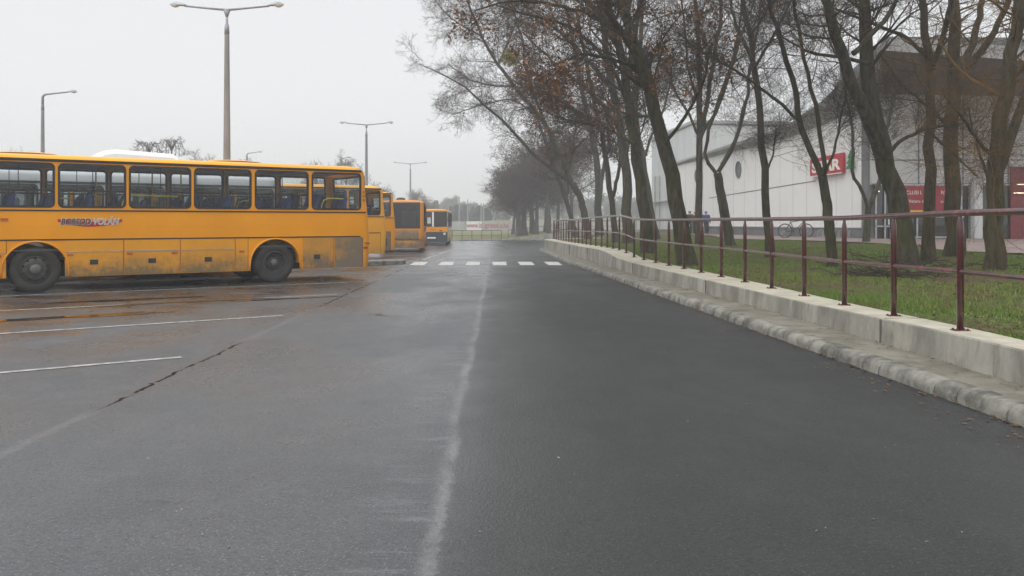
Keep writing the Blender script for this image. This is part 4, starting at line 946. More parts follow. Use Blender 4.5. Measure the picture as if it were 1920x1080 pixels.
def tree(name, label, base, limbs, seed, group, barkm='bark', twigm='twig', n1=9, n2=8, n3=7, n4=3, l1=(1.6, 3.2), l2=(.8, 1.7), l3=(.35, .8), l4=(.12, .3), trop=(.0, .05), keys=0, keym='seed', keysize=.05, twigr=.006, t0=.35, MM=18, flare=True, leaf_lv=2, spread=.12, drop=0, cat='tree', l1ang=(30, 65)):
    """base: Vector; limbs: list of (points, r_start, r_end, crown_start)"""
    sr = np.random.default_rng(seed); E = empty(name, base); tag(E, label, cat, group); bo = np.array(base)
    LP, LR, T0 = [], [], []
    for i, lm in enumerate(limbs):
        pts, ra, rb = lm[0], lm[1], lm[2]
        ln0 = float(np.sum(np.linalg.norm(np.diff(np.array(pts), axis=0), axis=1)))
        Q, R = resample([np.array(p)-bo for p in pts], [ra, (ra*1.1+rb)/2, rb], MM, sr, min(.03, ln0*.0035))
        if i == 0 and flare: R[0] *= 1.35; R[1] *= 1.08
        LP.append(Q); LR.append(R); T0.append(lm[3] if len(lm) > 3 else t0)
    LP, LR = np.array(LP), np.array(LR)
    tm = tubes([(LP, LR, 12)], 'trunk'); mesh_obj('trunk', tm, M[barkm], E, True)
    g = []; P1l, R1l = [], []
    for i in range(len(limbs)):
        if T0[i] > .85: continue
        p, r = spawn(LP[i:i+1], LR[i:i+1], n1, T0[i], 1.0, l1ang, l1, .30, 8, .10, (trop[0], trop[1]), sr, twigr*1.6); P1l.append(p); R1l.append(r)
        # the limb tip itself ramifies
    P1, R1 = np.concatenate(P1l), np.concatenate(R1l)
    tipP, tipR = LP[:, -6:], LR[:, -6:]
    P2, R2 = spawn(P1, R1, n2, .12, 1, (25, 65), l2, .5, 6, .13, (trop[0]-drop, trop[1]+drop*.4), sr, twigr*1.15)
    kk = [i for i in range(len(limbs)) if T0[i] <= .85]
    P2b, R2b = spawn(LP[kk], LR[kk], n2*3, .45, 1, (35, 75), l2, .25, 6, .13, (trop[0]-drop, trop[1]+drop*.4), sr, twigr*1.15)
    P2, R2 = np.concatenate([P2, P2b]), np.concatenate([R2, R2b])
    P3, R3 = spawn(P2, R2, n3, .1, 1, (25, 70), l3, .55, 4, .18, (-drop*1.5, .10+drop*2), sr, twigr)
    g = [(P1, R1, 5), (P2, R2, 4), (P3, R3, 3)]
    if n4: P4, R4 = spawn(P3, R3, n4, .2, 1, (25, 70), l4, .8, 3, .2, (0, .12+drop*2), sr, twigr*.75); g.append((P4, R4, 3))
    mesh_obj('crown', tubes(g, 'crown'), M[twigm], E)
    if keys: mesh_obj('dead_leaves', leaf_quads([P1, P2, P3][leaf_lv], keys, keysize, sr, spread, 22 if keym == 'seed' else 0), M[keym], E)
    return E, LP+bo
def px_limb(pts, Y, dy=0.0):
    n = len(pts); return [at(p[0], p[1], Y+dy*i/(max(1, n-1))) for i, p in enumerate(pts)]
GR = 'bare trees on the lawn behind the railing'
def ptree(label, basepx, limbs, seed, w, **kw):
    """limbs: [ [ (px,py)...], width_px_start, width_px_end, depth drift, crown start ]"""
    b_ = lawn_hit(*basepx); Y = b_.y; out = []
    for i, (pts, wa, wb_, dy, t0) in enumerate(limbs):
        pts = list(pts)
        dy0 = 0
        L = [at(p[0], p[1], Y+dy*(k/(len(pts)-1))) for k, p in enumerate(pts)]
        if i == 0: L[0] = Vector((b_.x, b_.y, b_.z-.08))
        out.append((L, wa*.9/2/FPX*Y, wb_*.9/2/FPX*Y, t0))
    return tree('bare_tree', label, b_, out, seed, GR, **kw)
# -- right foreground row
ptree('big leaning tree forking into two bare stems in front of the shop entrance', (1700, 500),
      [([(1700, 500), (1690, 400), (1668, 320), (1648, 262), (1632, 180), (1628, 80), (1618, 0), (1605, -120), (1590, -260)], 46, 9, 1.5, .5),
       ([(1652, 290), (1632, 240), (1600, 165), (1572, 80), (1545, 0), (1510, -90), (1470, -200)], 30, 8, -1.5, .3),
       ([(1655, 300), (1690, 262), (1740, 240), (1800, 232)], 9, 4, -1, .3), ([(1632, 120), (1580, 108), (1520, 100), (1450, 60)], 9, 3, 1.5, .2),
       ([(1600, 100), (1660, 40), (1700, -40), (1730, -140)], 12, 5, 1, .3), ([(1545, 0), (1600, -60), (1640, -140)], 10, 4, 1, .2)], 11, 46, n1=9, n2=8, n3=8, n4=2, twigr=0.0032)
ptree('upright tree with rusty twigs between the big forked tree and the thicker brown trunk', (1741, 492),
      [([(1741, 492), (1742, 400), (1745, 300), (1742, 210), (1748, 130), (1735, 60), (1728, 0), (1720, -120), (1710, -240)], 25, 8, 1, .35),
       ([(1748, 130), (1768, 70), (1785, 0), (1800, -100)], 13, 5, -1, .2), ([(1740, 110), (1700, 70), (1640, 45), (1560, 15)], 9, 4, -1, .2), ([(1745, 250), (1790, 290), (1830, 330)], 6, 3, -.5, .2)], 12, 25, barkm='bark_willow', twigm='twig_willow', n1=8, n2=6, n3=5, n4=2, l1=(1, 2.4), l1ang=(40, 90), twigr=0.0032, drop=.05)
ptree('thick brown trunk with yellowish twigs right of the upright rusty tree', (1788, 480),
      [([(1788, 480), (1786, 400), (1782, 300), (1785, 200), (1790, 110), (1788, 40), (1785, 0), (1785, -150), (1780, -260)], 34, 12, .5, .4),
       ([(1790, 140), (1820, 95), (1835, 40), (1845, -40), (1850, -150)], 17, 6, 1, .2), ([(1812, 130), (1850, 85), (1885, 20), (1915, -60)], 16, 6, -1, .2), ([(1780, 240), (1740, 200), (1690, 160), (1650, 100)], 8, 3, -1, .2)], 13, 34, barkm='bark_willow', twigm='twig_willow', n1=8, n2=6, n3=5, n4=2, l1=(1, 2.6), l1ang=(40, 95), twigr=0.0032, drop=.05)
ptree('dark rough trunk with orange twigs closest to the right edge', (1864, 506),
      [([(1864, 506), (1866, 440), (1872, 350), (1868, 270), (1885, 200), (1895, 120), (1908, 40), (1915, -40), (1920, -200)], 37, 14, -.5, .4),
       ([(1868, 330), (1900, 250), (1925, 170), (1960, 60), (1990, -60)], 22, 8, .8, .2), ([(1866, 300), (1838, 270), (1800, 215), (1770, 180)], 9, 3, -1, .1), ([(1868, 380), (1840, 300), (1825, 250), (1815, 200)], 7, 3, .5, .1)], 14, 37, barkm='bark_willow', twigm='twig_willow', n1=9, n2=6, n3=5, n4=2, l1=(1, 2.6), l1ang=(40, 100), twigr=0.0032, drop=.06)
ptree('small twin stemmed tree on a grass patch by the shop corner', (1624, 455),
      [([(1624, 455), (1626, 420), (1628, 388)], 16, 12, 0, .9), ([(1628, 392), (1612, 350), (1595, 322), (1600, 280), (1597, 230), (1585, 180), (1580, 120)], 8, 3, -1, .3), ([(1628, 392), (1645, 350), (1655, 315), (1660, 260), (1672, 200), (1680, 140)], 11, 4, 1, .3)], 15, 16, n1=7, n2=7, n3=6, n4=1, l1=(.8, 2), l2=(.5, 1.2))
ptree('slim tree leaning left across the red shop sign', (1562, 500),
      [([(1562, 500), (1556, 430), (1548, 370), (1542, 330)], 22, 18, 0, .95), ([(1543, 338), (1520, 290), (1500, 225), (1485, 160), (1462, 70), (1442, 0), (1425, -100), (1410, -200)], 14, 5, 1, .3),
       ([(1545, 338), (1545, 280), (1528, 200), (1510, 120), (1495, 40), (1480, -50), (1470, -160)], 10, 4, -1, .3), ([(1500, 228), (1470, 200), (1420, 160), (1370, 125), (1320, 100), (1270, 60)], 7, 3, -1, .15), ([(1545, 330), (1562, 290), (1575, 230), (1590, 160)], 6, 3, 1, .3)], 16, 22, n1=10, n2=9, n3=8, n4=2, twigr=0.0033)
ptree('straight slender tree left of the parked bicycle', (1444, 483),
      [([(1444, 483), (1440, 430), (1436, 380), (1434, 330), (1432, 260), (1424, 200), (1412, 130), (1405, 60), (1392, 0), (1380, -120), (1370, -220)], 18, 6, 1, .4),
       ([(1412, 130), (1440, 85), (1470, 30), (1500, -40)], 7, 3, -1, .2), ([(1410, 110), (1380, 50), (1370, 0), (1360, -80)], 8, 3, 1, .2), ([(1436, 325), (1450, 290), (1455, 240)], 5, 2, 0, .3), ([(1405, 70), (1440, 20), (1450, -40)], 6, 3, -.5, .2)], 17, 18, n1=10, n2=9, n3=8, n4=2, twigr=0.0033)
ptree('curved tree with many rising stems before the white shop wall', (1371, 463),
      [([(1371, 463), (1360, 410), (1352, 365), (1345, 325)], 22, 17, 0, .95), ([(1343, 325), (1318, 298), (1322, 255), (1345, 200), (1372, 120), (1390, 40), (1400, -60)], 8, 3, .5, .3),
       ([(1347, 322), (1372, 290), (1392, 225), (1405, 160), (1412, 100), (1425, 20), (1430, -60)], 9, 3, -.6, .3), ([(1352, 308), (1380, 260), (1395, 190)], 5, 2, .5, .3)], 18, 22, n1=9, n2=8, n3=8, n4=2, twigr=0.0033, keys=300, keysize=.035, spread=.06)
ptree('upright tree beside the walking people, many steep stems', (1312, 459),
      [([(1312, 459), (1311, 400), (1310, 330), (1311, 260), (1310, 200), (1312, 120), (1308, 40), (1300, -60), (1295, -180)], 16, 5, .5, .5),
       ([(1312, 260), (1325, 215), (1330, 150), (1345, 80), (1355, 0), (1365, -100)], 11, 4, -.5, .3), ([(1310, 255), (1290, 210), (1270, 180), (1255, 140), (1230, 90)], 6, 2.5, 1, .3), ([(1315, 255), (1350, 195), (1375, 120), (1392, 60), (1420, -20)], 7, 3, .5, .3), ([(1312, 200), (1290, 130), (1285, 60), (1275, -20)], 6, 3, -.8, .2)], 19, 16, n1=10, n2=9, n3=8, n4=2, twigr=0.0034, keys=1200, keysize=.04, spread=.08)
ptree('thick dark tree leaning strongly left with dead brown leaf clusters', (1290, 500),
      [([(1290, 500), (1276, 420), (1262, 340), (1247, 270), (1226, 200), (1205, 130), (1185, 60), (1165, 0), (1135, -100), (1110, -200)], 36, 14, 1.5, .35),
       ([(1215, 170), (1190, 100), (1160, 50), (1130, 10), (1110, -60)], 18, 7, -1.5, .2), ([(1247, 270), (1290, 210), (1320, 150), (1335, 80)], 8, 3, -1, .2), ([(1205, 130), (1150, 110), (1090, 100), (1030, 125)], 9, 3, -2, .15), ([(1190, 80), (1120, 30), (1050, 10), (960, 0), (890, 20)], 10, 3, 1, .15), ([(1175, 30), (1190, -40), (1210, -140)], 12, 5, 1, .2)], 20, 36, n1=11, n2=8, n3=8, n4=2, twigr=0.0034, keys=5200, keysize=.055, spread=.14)
ptree('tall dark trunk between the strongly leaning tree and the step in the railing', (1215, 475),
      [([(1215, 475), (1208, 400), (1198, 320), (1185, 230), (1172, 150), (1158, 70), (1135, 0), (1115, -100)], 27, 11, 1, .35),
       ([(1180, 200), (1150, 130), (1110, 80), (1060, 45), (1000, 30), (930, 10)], 10, 3, -1, .2), ([(1172, 150), (1190, 80), (1200, 0), (1215, -100)], 12, 5, .8, .3), ([(1190, 270), (1140, 240), (1090, 230), (1040, 220)], 8, 3, 1.5, .15), ([(1150, 50), (1100, 0), (1040, -40), (960, -60)], 11, 4, 0, .2)], 21, 27, n1=11, n2=9, n3=7, n4=2, twigr=0.0040, keys=900, keysize=.045, keym='seed_red')
ptree('trunk leaning right to left just behind the tall dark trunk', (1231, 448),
      [([(1231, 448), (1220, 390), (1210, 330), (1195, 250), (1190, 170), (1200, 80), (1205, 0), (1205, -90)], 15, 6, 1, .3), ([(1205, 300), (1225, 250), (1250, 190), (1262, 110)], 6, 3, 0, .3)], 22, 15, n1=12, n2=8, n3=6, n4=1, twigr=0.0053, keys=1500, keysize=.07, keym='seed_red')
ptree('dark thick trunk standing behind the raised part of the railing', (1178, 458),
      [([(1178, 458), (1176, 400), (1176, 330), (1165, 250), (1150, 170), (1135, 90), (1125, 0), (1110, -100)], 22, 9, 1, .3),
       ([(1165, 250), (1125, 190), (1080, 150), (1030, 110), (980, 60)], 9, 3, -1, .2), ([(1150, 170), (1100, 110), (1050, 60), (1000, 20), (940, -20)], 9, 3, 1, .2), ([(1172, 290), (1190, 230), (1200, 150)], 7, 3, 1, .3)], 23, 22, n1=12, n2=9, n3=6, n4=2, twigr=0.0053, keys=4500, keysize=.06, keym='seed_red')
ptree('slimmer trunk forking low beside the thick trunk behind the railing', (1153, 455),
      [([(1153, 455), (1150, 400), (1146, 370), (1138, 320), (1130, 250), (1112, 180), (1095, 100), (1080, 20)], 13, 6, 1, .25), ([(1147, 375), (1160, 330), (1165, 270), (1160, 190)], 8, 4, -1, .3), ([(1130, 250), (1085, 210), (1030, 190), (985, 160)], 7, 3, -1, .2)], 24, 13, n1=12, n2=9, n3=6, n4=1, twigr=0.0059, keys=5000, keysize=.065, keym='seed_red')
ptree('double trunk seen through the far end of the railing', (1124, 441),
      [([(1124, 441), (1122, 390), (1121, 350), (1118, 290), (1105, 230), (1090, 160), (1075, 80), (1060, 10)], 16, 6, 0, .25), ([(1124, 380), (1128, 340), (1140, 270), (1140, 190)], 9, 4, 1, .3), ([(1110, 250), (1070, 200), (1020, 170), (960, 150)], 7, 3, -1, .2)], 25, 16, n1=12, n2=8, n3=5, n4=1, twigr=0.0073, keys=5500, keysize=.08, keym='seed_red')
E16, LP16 = ptree('long limbed tree reaching far left over the road, mistletoe in its crown', (1103, 448),
      [([(1103, 448), (1098, 410), (1088, 370), (1074, 343)], 15, 13, 0, .95), ([(1078, 350), (1040, 320), (1001, 292), (975, 262), (954, 237), (930, 215), (908, 198), (875, 165), (845, 146), (818, 134), (795, 124)], 9, 1.6, -4, .25),
       ([(1071, 343), (1055, 300), (1032, 250), (1000, 200), (962, 163), (935, 120), (915, 97), (895, 50), (880, 10), (860, -60)], 10, 3, -2, .25), ([(1050, 300), (1020, 225), (990, 150), (980, 80), (962, 20), (950, -60)], 8, 2.5, 1, .25), ([(1010, 215), (960, 185), (905, 195), (850, 215)], 4, 1.5, -2, .1), ([(962, 163), (920, 160), (880, 150), (840, 120)], 4, 1.5, 0, .1), ([(935, 120), (960, 60), (990, 0)], 5, 2, 0, .1), ([(908, 70), (870, 50), (840, 30), (815, 0)], 4, 1.5, 0, .1)], 26, 15, n1=13, n2=8, n3=6, n4=2, twigr=0.0069, l1=(1.4, 3.4), l2=(.8, 1.8), l3=(.4, .9), drop=.07, keys=2500, keysize=.06, keym='seed_red', leaf_lv=0)
ptree('thin trunk leaning left in the far corner of the lawn', (1079, 444),
      [([(1079, 444), (1070, 400), (1058, 360), (1046, 330), (1032, 300), (1020, 260), (1005, 215)], 11, 4, 0, .3), ([(1062, 372), (1066, 330), (1075, 280), (1080, 220)], 6, 3, 0, .3)], 27, 11, n1=12, n2=8, n3=5, n4=1, twigr=0.0073, keys=5000, keysize=.08, keym='seed_red')
# fill crowns above the frame of the trees (their tops are out of the photo)
# -- trees beyond the road end
def auto_tree(name, label, X, Y, z, H, spread_, seed, nl=7, r=.22, group=None, fork=.28, **kw):
    sr = random.Random(seed); base = Vector((X, Y, z)); top = Vector((X+sr.uniform(-.6, .6), Y, z+H*.82))
    mid = base.lerp(top, fork); limbs = [([base-Vector((0, 0, .1)), mid, base.lerp(top, .6)+Vector((sr.uniform(-.3, .3), 0, 0)), top], r, r*.18, .3)]
    for i in range(nl):
        f = fork+(.45*i/nl); p = base.lerp(top, f); a = 2*PI*(i*.38+sr.random()*.2); el = sr.uniform(.5, 1.05); Ln = H*sr.uniform(.30, .48)*(1.1-f*.6)
        d = Vector((math.cos(a)*spread_, math.sin(a)*spread_, math.tan(el)*.75)).normalized(); q = p+d*Ln*.5; w_ = q+(d+Vector((0, 0, .35))).normalized()*Ln*.5
        limbs.append(([p, q, w_], r*.42, r*.1, .2))
    o = tree(name, label, base, limbs, seed, group, MM=8, n4=0, **kw)[0]
    return o
FG = 'trees beyond the end of the road'
for i, (px, base_y, Y, H, lab) in enumerate([(990, 440, 98, 8.6, 'leftmost thick trunked tree with brown leaves beyond the road bend'), (998, 440, 101, 9.4, 'second brown leaved tree from the left beyond the road bend'),
        (1014, 438, 104, 9.4, 'brown leaved tree left of the railing corner beyond the road'), (1036, 430, 112, 9.5, 'multi stemmed tree seen just above the railing corner'), (975, 438, 118, 7.6, 'hazy bush-like tree behind the leftmost brown leaved tree'), (1060, 430, 108, 11.5, 'brown leaved tree hidden behind the thin leaning trunk'), (1022, 438, 97, 11.5, 'tall brown leaved tree rising above the railing corner'), (1088, 438, 101, 13, 'tall brown leaved tree between the long limbed trunk and the double trunk'), (1046, 436, 95, 12.5, 'broad brown leaved tree just right of the railing corner')]):
    X = (px-960)/FPX*Y
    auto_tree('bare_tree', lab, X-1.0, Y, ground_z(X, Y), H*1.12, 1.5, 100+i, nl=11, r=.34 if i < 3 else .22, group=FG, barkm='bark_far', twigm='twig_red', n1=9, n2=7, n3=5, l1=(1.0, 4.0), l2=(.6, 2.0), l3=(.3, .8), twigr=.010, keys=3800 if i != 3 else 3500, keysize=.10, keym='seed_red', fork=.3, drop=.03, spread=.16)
# -- trees behind the bus park
BG = 'bare trees behind the bus park'
for i, (px, ytop, Y, lab, kind) in enumerate([(600, 277, 120, 'bare round tree left of the second street lamp', 0), (655, 270, 118, 'bare round tree touching the second street lamp pole', 0), (374, 270, 130, 'tiny bare tree top left of the tallest lamp', 1), (470, 272, 125, 'bare tree top just right of the tallest lamp', 0), (780, 347, 160, 'bare tree right of the farthest double lamp', 0), (798, 368, 170, 'low bare tree above the last bus', 0), (4, 262, 90, 'bare tree at the left edge above the bus roof', 0), (45, 268, 95, 'row of bare shoots above the bus roof hatch', 1), (722, 345, 150, 'bare tree top behind the third bus', 1)]):
    X = (px-960)/FPX*Y; z1 = EYE+(HZ-ytop)/FPX*Y
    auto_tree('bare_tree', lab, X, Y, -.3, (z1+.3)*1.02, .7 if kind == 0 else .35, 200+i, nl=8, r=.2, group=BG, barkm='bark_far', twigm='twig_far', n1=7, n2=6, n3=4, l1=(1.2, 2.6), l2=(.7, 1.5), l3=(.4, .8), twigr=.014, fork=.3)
for i, px in enumerate((280, 322)):
    Y = 75; X = (px-960)/FPX*Y; zt = EYE+(HZ-(262 if i == 0 else 257))/FPX*Y; limbs = [([(X, Y, -.4), (X, Y, zt-1.2)], .12, .06, .9)]
    for k_ in range(16):
        a = 2*PI*k_/16; rr = .5+.5*random.random(); limbs.append(([(X, Y, zt-1.3), (X+math.cos(a)*rr*.6, Y+math.sin(a)*rr*.6, zt-.1), (X+math.cos(a)*rr*1.1, Y+math.sin(a)*rr*1.1, zt-.35), (X+math.cos(a)*rr*1.3, Y+math.sin(a)*rr*1.3, zt-1.6)], .025, .010, .4))
    tree('weeping_tree', ('smaller' if i == 0 else 'taller')+' arched weeping tree above the white roof unit', Vector((X, Y, -.4)), limbs, 300+i, 'weeping trees behind the roof unit', barkm='bark_far', twigm='twig_far', n1=2, n2=2, n3=2, n4=0, l1=(.4, .8), l2=(.2, .4), l3=(.1, .3), MM=8, twigr=.012, flare=False)
# -- far hazy wood behind the panel wall
def conifer(px, ytop, ybot, Y, label, wid, seed):
    X = (px-960)/FPX*Y; z0 = ground_z(X, Y); z1 = EYE+(HZ-ytop)/FPX*Y; H = z1-z0; sr = np.random.default_rng(seed)
    E = empty('conifer_tree', (X, Y, z0)); tag(E, label, 'tree', 'dark conifers beyond the panel wall')
    k = MB(); k.tube([(0, 0, -.2), (0, 0, H*.9)], [.2, .04], 6); k.build('trunk', M['bark_far'], E)
    n = 1500; t = sr.random(n)**.8; a = sr.random(n)*2*PI; rr = wid*(1-t)**.8*(.35+.65*sr.random(n))*(.75+.25*np.sin(t*38+a*2)); C = np.stack([np.cos(a)*rr, np.sin(a)*rr, H*(.06+.94*t)-rr*.25], 1)
    d = np.stack([np.cos(a), np.sin(a), -.3+sr.random(n)*.3], 1); v = unit(np.cross(d, sr.normal(size=(n, 3)))); s = (.35+.4*sr.random(n))[:, None]
    V = np.stack([C-d*s, C-v*s*.35, C+d*s, C+v*s*.35], 1).reshape(-1, 3); mesh_obj('crown', np_mesh('crown', V, np.arange(n*4).reshape(-1, 4)), M['conifer'], E)
for i, (px, yt, Y, w_) in enumerate([(818, 377, 230, 1.5), (856, 385, 200, 2.2), (871, 383, 205, 1.8), (899, 387, 195, 3.2), (889, 388, 215, 2.6), (911, 392, 190, 2.4), (845, 388, 210, 2.0), (938, 378, 260, 4)]):
    conifer(px, yt, 410, Y, ['small conifer above the last bus roof', 'dark conifer beneath the crossarm pole', 'narrow conifer between the far poles', 'broad dark conifer above the white wall panel', 'conifer just left of the broad dark conifer', 'conifer right of the broad dark conifer', 'conifer partly behind the short dark pole', 'tall hazy conifer at the edge of the brown trees'][i], w_, 400+i)
for i, (px, yt, Y) in enumerate([(843, 366, 260), (851, 366, 265), (884, 376, 250), (925, 372, 270), (947, 372, 260), (912, 386, 255), (862, 380, 240), (835, 388, 240), (965, 380, 230), (1040, 380, 230), (1075, 378, 220), (1110, 380, 230), (1150, 378, 225), (1195, 380, 220)]):
    X = (px-960)/FPX*Y; z0 = ground_z(X, Y); z1 = EYE+(HZ-yt)/FPX*Y
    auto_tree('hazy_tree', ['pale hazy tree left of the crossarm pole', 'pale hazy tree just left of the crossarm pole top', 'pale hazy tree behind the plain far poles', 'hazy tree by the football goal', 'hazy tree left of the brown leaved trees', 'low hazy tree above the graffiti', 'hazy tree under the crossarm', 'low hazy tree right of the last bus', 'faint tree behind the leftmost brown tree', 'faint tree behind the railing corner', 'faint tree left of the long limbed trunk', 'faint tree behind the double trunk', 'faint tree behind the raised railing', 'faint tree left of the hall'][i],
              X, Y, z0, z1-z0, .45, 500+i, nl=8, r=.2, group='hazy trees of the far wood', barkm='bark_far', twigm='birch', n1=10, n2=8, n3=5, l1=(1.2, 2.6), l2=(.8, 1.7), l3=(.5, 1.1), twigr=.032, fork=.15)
# continuous low wood mass at the horizon
nf = 26000; fxx = (rng.random(nf)-.5)*560; fyy = 290+rng.random(nf)*110; hh = (5.5+2.0*np.sin(fxx*.05)+1.5*np.sin(fxx*.17+1)+1.2*np.sin(fxx*.41))*(rng.random(nf)**.8)
C = np.stack([fxx, fyy, 2.3+hh], 1); u_ = unit(rng.normal(size=(nf, 3))); v_ = unit(np.cross(u_, rng.normal(size=(nf, 3)))); s_ = (.6+.9*rng.random(nf))[:, None]
V = np.stack([C-u_*s_, C-v_*s_*.5, C+u_*s_, C+v_*s_*.5], 1).reshape(-1, 3)
tag(mesh_obj('far_wood', np_mesh('far_wood', V, np.arange(nf*4).reshape(-1, 4)), M['conifer']), 'faded distant line of woodland on the horizon', 'woodland', kind='stuff')
# mistletoe
mp_ = at(957, 108, LP16[0][0][1]-5); sr = np.random.default_rng(5); n = 900; d = unit(sr.normal(size=(n, 3))); rr = .62*sr.random(n)[:, None]**.5
C = d*rr*np.array([1, 1, .85]); u_ = unit(d+sr.normal(size=(n, 3))*.6); v_ = unit(np.cross(u_, sr.normal(size=(n, 3)))); V = np.stack([C-u_*.10, C-v_*.03, C+u_*.10, C+v_*.03], 1).reshape(-1, 3)
o = mesh_obj('mistletoe', np_mesh('mistletoe', V, np.arange(n*4).reshape(-1, 4)), M['mistletoe']); o.location = mp_; tag(o, 'round yellow green mistletoe ball high in the long limbed tree', 'mistletoe')
# fallen branches on the lawn
def brush(px, py, n, L, label, seed):
    b_ = lawn_hit(px, py); sr = np.random.default_rng(seed); st = np.zeros((n, 1, 3)); P = np.empty((n, 5, 3)); P[:, 0] = sr.normal(size=(n, 3))*np.array([.5, .3, .03])+np.array([0, 0, .1]); d = unit(sr.normal(size=(n, 3))*np.array([1, .6, .12]))
    for j in range(1, 5): d = unit(d+sr.normal(size=(n, 3))*.2); P[:, j] = P[:, j-1]+d*L/5
    P[..., 2] = np.abs(P[..., 2])*.8+.02; o = mesh_obj('brushwood', tubes([(P, np.full((n, 5), .008), 4)], 'brushwood'), M['twig']); o.location = b_; tag(o, label, 'branches')
brush(1668, 520, 90, 1.2, 'heap of cut twigs in the grass before the big forked tree', 1); brush(1770, 505, 14, 2.2, 'few long fallen branches on the grass below the thick brown trunk', 2)
# ------------------------------------------------------------------ supermarket
S = empty('supermarket', (18, 43, .6)); tag(S, 'white walled supermarket with a sweeping grey roof and brown canopy', 'building'); SO = Vector((18, 43, .6))
def W2(px, py, Y): return at(px, py, Y)-SO
A_, B_ = Vector((18, 43, 0)), Vector((12.0, 62, 0)); wd = (B_-A_).normalized(); wn = Vector((wd.y, -wd.x, 0)); 
if wn.dot(Vector((0, 0, 0))-A_) < 0: wn = -wn
TT = [(0, 7.04), (.29, 6.53), (.61, 6.07), (.93, 5.65), (1, 5.57)]
LEN = (B_-A_).length
k = MB(); rows = [[], [], []]
for i in range(21):
    t = i/20; p = A_+(B_-A_)*t-SO; rows[0].append((p.x, p.y, 1.17-.6)); rows[1].append((p.x, p.y, 3.6-.6)); rows[2].append((p.x, p.y, lerp(TT, t)+.25-.6))
k.grid(rows); 
# end return of the side wall
p = B_-SO; q = p-wn*8; k.add([(p.x, p.y, -.2), (q.x, q.y, -.2), (q.x, q.y, 5.2), (p.x, p.y, 5.2)], [(0, 1, 2, 3)])
k.build('side_wall', M['wall_white'], S)
def wallbox(m, t0, t1, z0, z1, o0, o1):     # slab standing off the side wall
    a = A_+(B_-A_)*t0-SO; c_ = A_+(B_-A_)*t1-SO; V = [a+wn*o0, c_+wn*o0, c_+wn*o1, a+wn*o1]
    m.add([(v.x, v.y, z0-.6) for v in V]+[(v.x, v.y, z1-.6) for v in V], [(0, 3, 2, 1), (4, 5, 6, 7), (0, 1, 5, 4), (1, 2, 6, 5), (2, 3, 7, 6), (3, 0, 4, 7)])
k = MB(); wallbox(k, 0, 1, .2, 1.17, -.2, -.04); k.build('plinth', M['plinth'], S)
k = MB()
for i in range(1, 16): wallbox(k, i/16, i/16+.0012, 1.22, lerp(TT, i/16)+.1, -.01, .006)
k.build('panel_joint', mat('joint_grey', (.50, .50, .49), .8), S)
k = MB(); wallbox(k, 0, 1, 1.17, 1.22, -.1, .03); wallbox(k, .12, 1, 1.75, 1.78, -.1, .012); k.build('drip_edge', M['fascia_light'], S)
# joints in the render, sloping like those of the photo
k = MB()
for (pa, ya, pb, yb_) in ((1330, 372, 1530, 340),):
    for i in range(12):
        f0, f1 = i/12, (i+1)/12
        def wp(px, py):
            u = (px-960)/FPX; t = (u*A_.y-A_.x)/((B_-A_).x-u*(B_-A_).y); Y = A_.y+(B_-A_).y*t; return at(px, py, Y)-SO+wn*.012
        a, c_ = wp(pa+(pb-pa)*f0, ya+(yb_-ya)*f0), wp(pa+(pb-pa)*f1, ya+(yb_-ya)*f1)
        k.add([a, c_, c_+Vector((0, 0, .05)), a+Vector((0, 0, .05))], [(0, 1, 2, 3)])
k.build('wall_joint', M['plinth'], S)
def wp(px, py, o=.0):
    u = (px-960)/FPX; t = (u*A_.y-A_.x)/((B_-A_).x-u*(B_-A_).y); Y = A_.y+(B_-A_).y*t; return at(px, py, Y)-SO+wn*o
# oval windows
for (px, py) in ((1385, 318), (1308, 330)):
    c_ = wp(px, py, .03); n = 20; k = MB(); V = [c_+wd*(.28*math.cos(2*PI*i/n))+Vector((0, 0, .5*math.sin(2*PI*i/n))) for i in range(n)]; k.add(V, [tuple(range(n))]); k.tube(V+[V[0]], .05, 6); k.build('round_window', M['glass_black'] if False else M['plinth'], S)
# corner pillar
k = MB(); V = [W2(1622, 430, 43.2), W2(1641, 430, 42.6)]
k.box(-.25, .35, -.35, .35, -.1, 6.9); k.build('pillar', M['plinth'], S)
# roof fascia: ruled strip swooping up
low = [(1270, 313, 62.3), (1288, 308, 61), (1380, 282, 54.6), (1440, 266, 51), (1496, 250, 48.5), (1560, 228, 45.8), (1611, 208, 44), (1640, 190, 43), (1658, 177, 42.6)]
upp = [(1270, 303, 62), (1288, 298, 60.6), (1380, 268, 54), (1440, 250, 50.5), (1486, 231, 48), (1545, 190, 45), (1588, 148, 43), (1636, 108, 40.5), (1667, 69, 38)]
lo_ = [W2(*p)+wn*.15 for p in low]; up_ = [W2(*p)+wn*.15 for p in upp]
k = MB(); mid_ = [a.lerp(c_, .55)+wn*.12 for a, c_ in zip(lo_, up_)]; k.grid([lo_, mid_, up_]); back = [p+Vector((9, 3, .6)) for p in up_]; k.grid([up_, back]); 
inn = [p-wn*.25 for p in lo_]; k.grid([inn, lo_]); k.build('roof', M['fascia'], S)
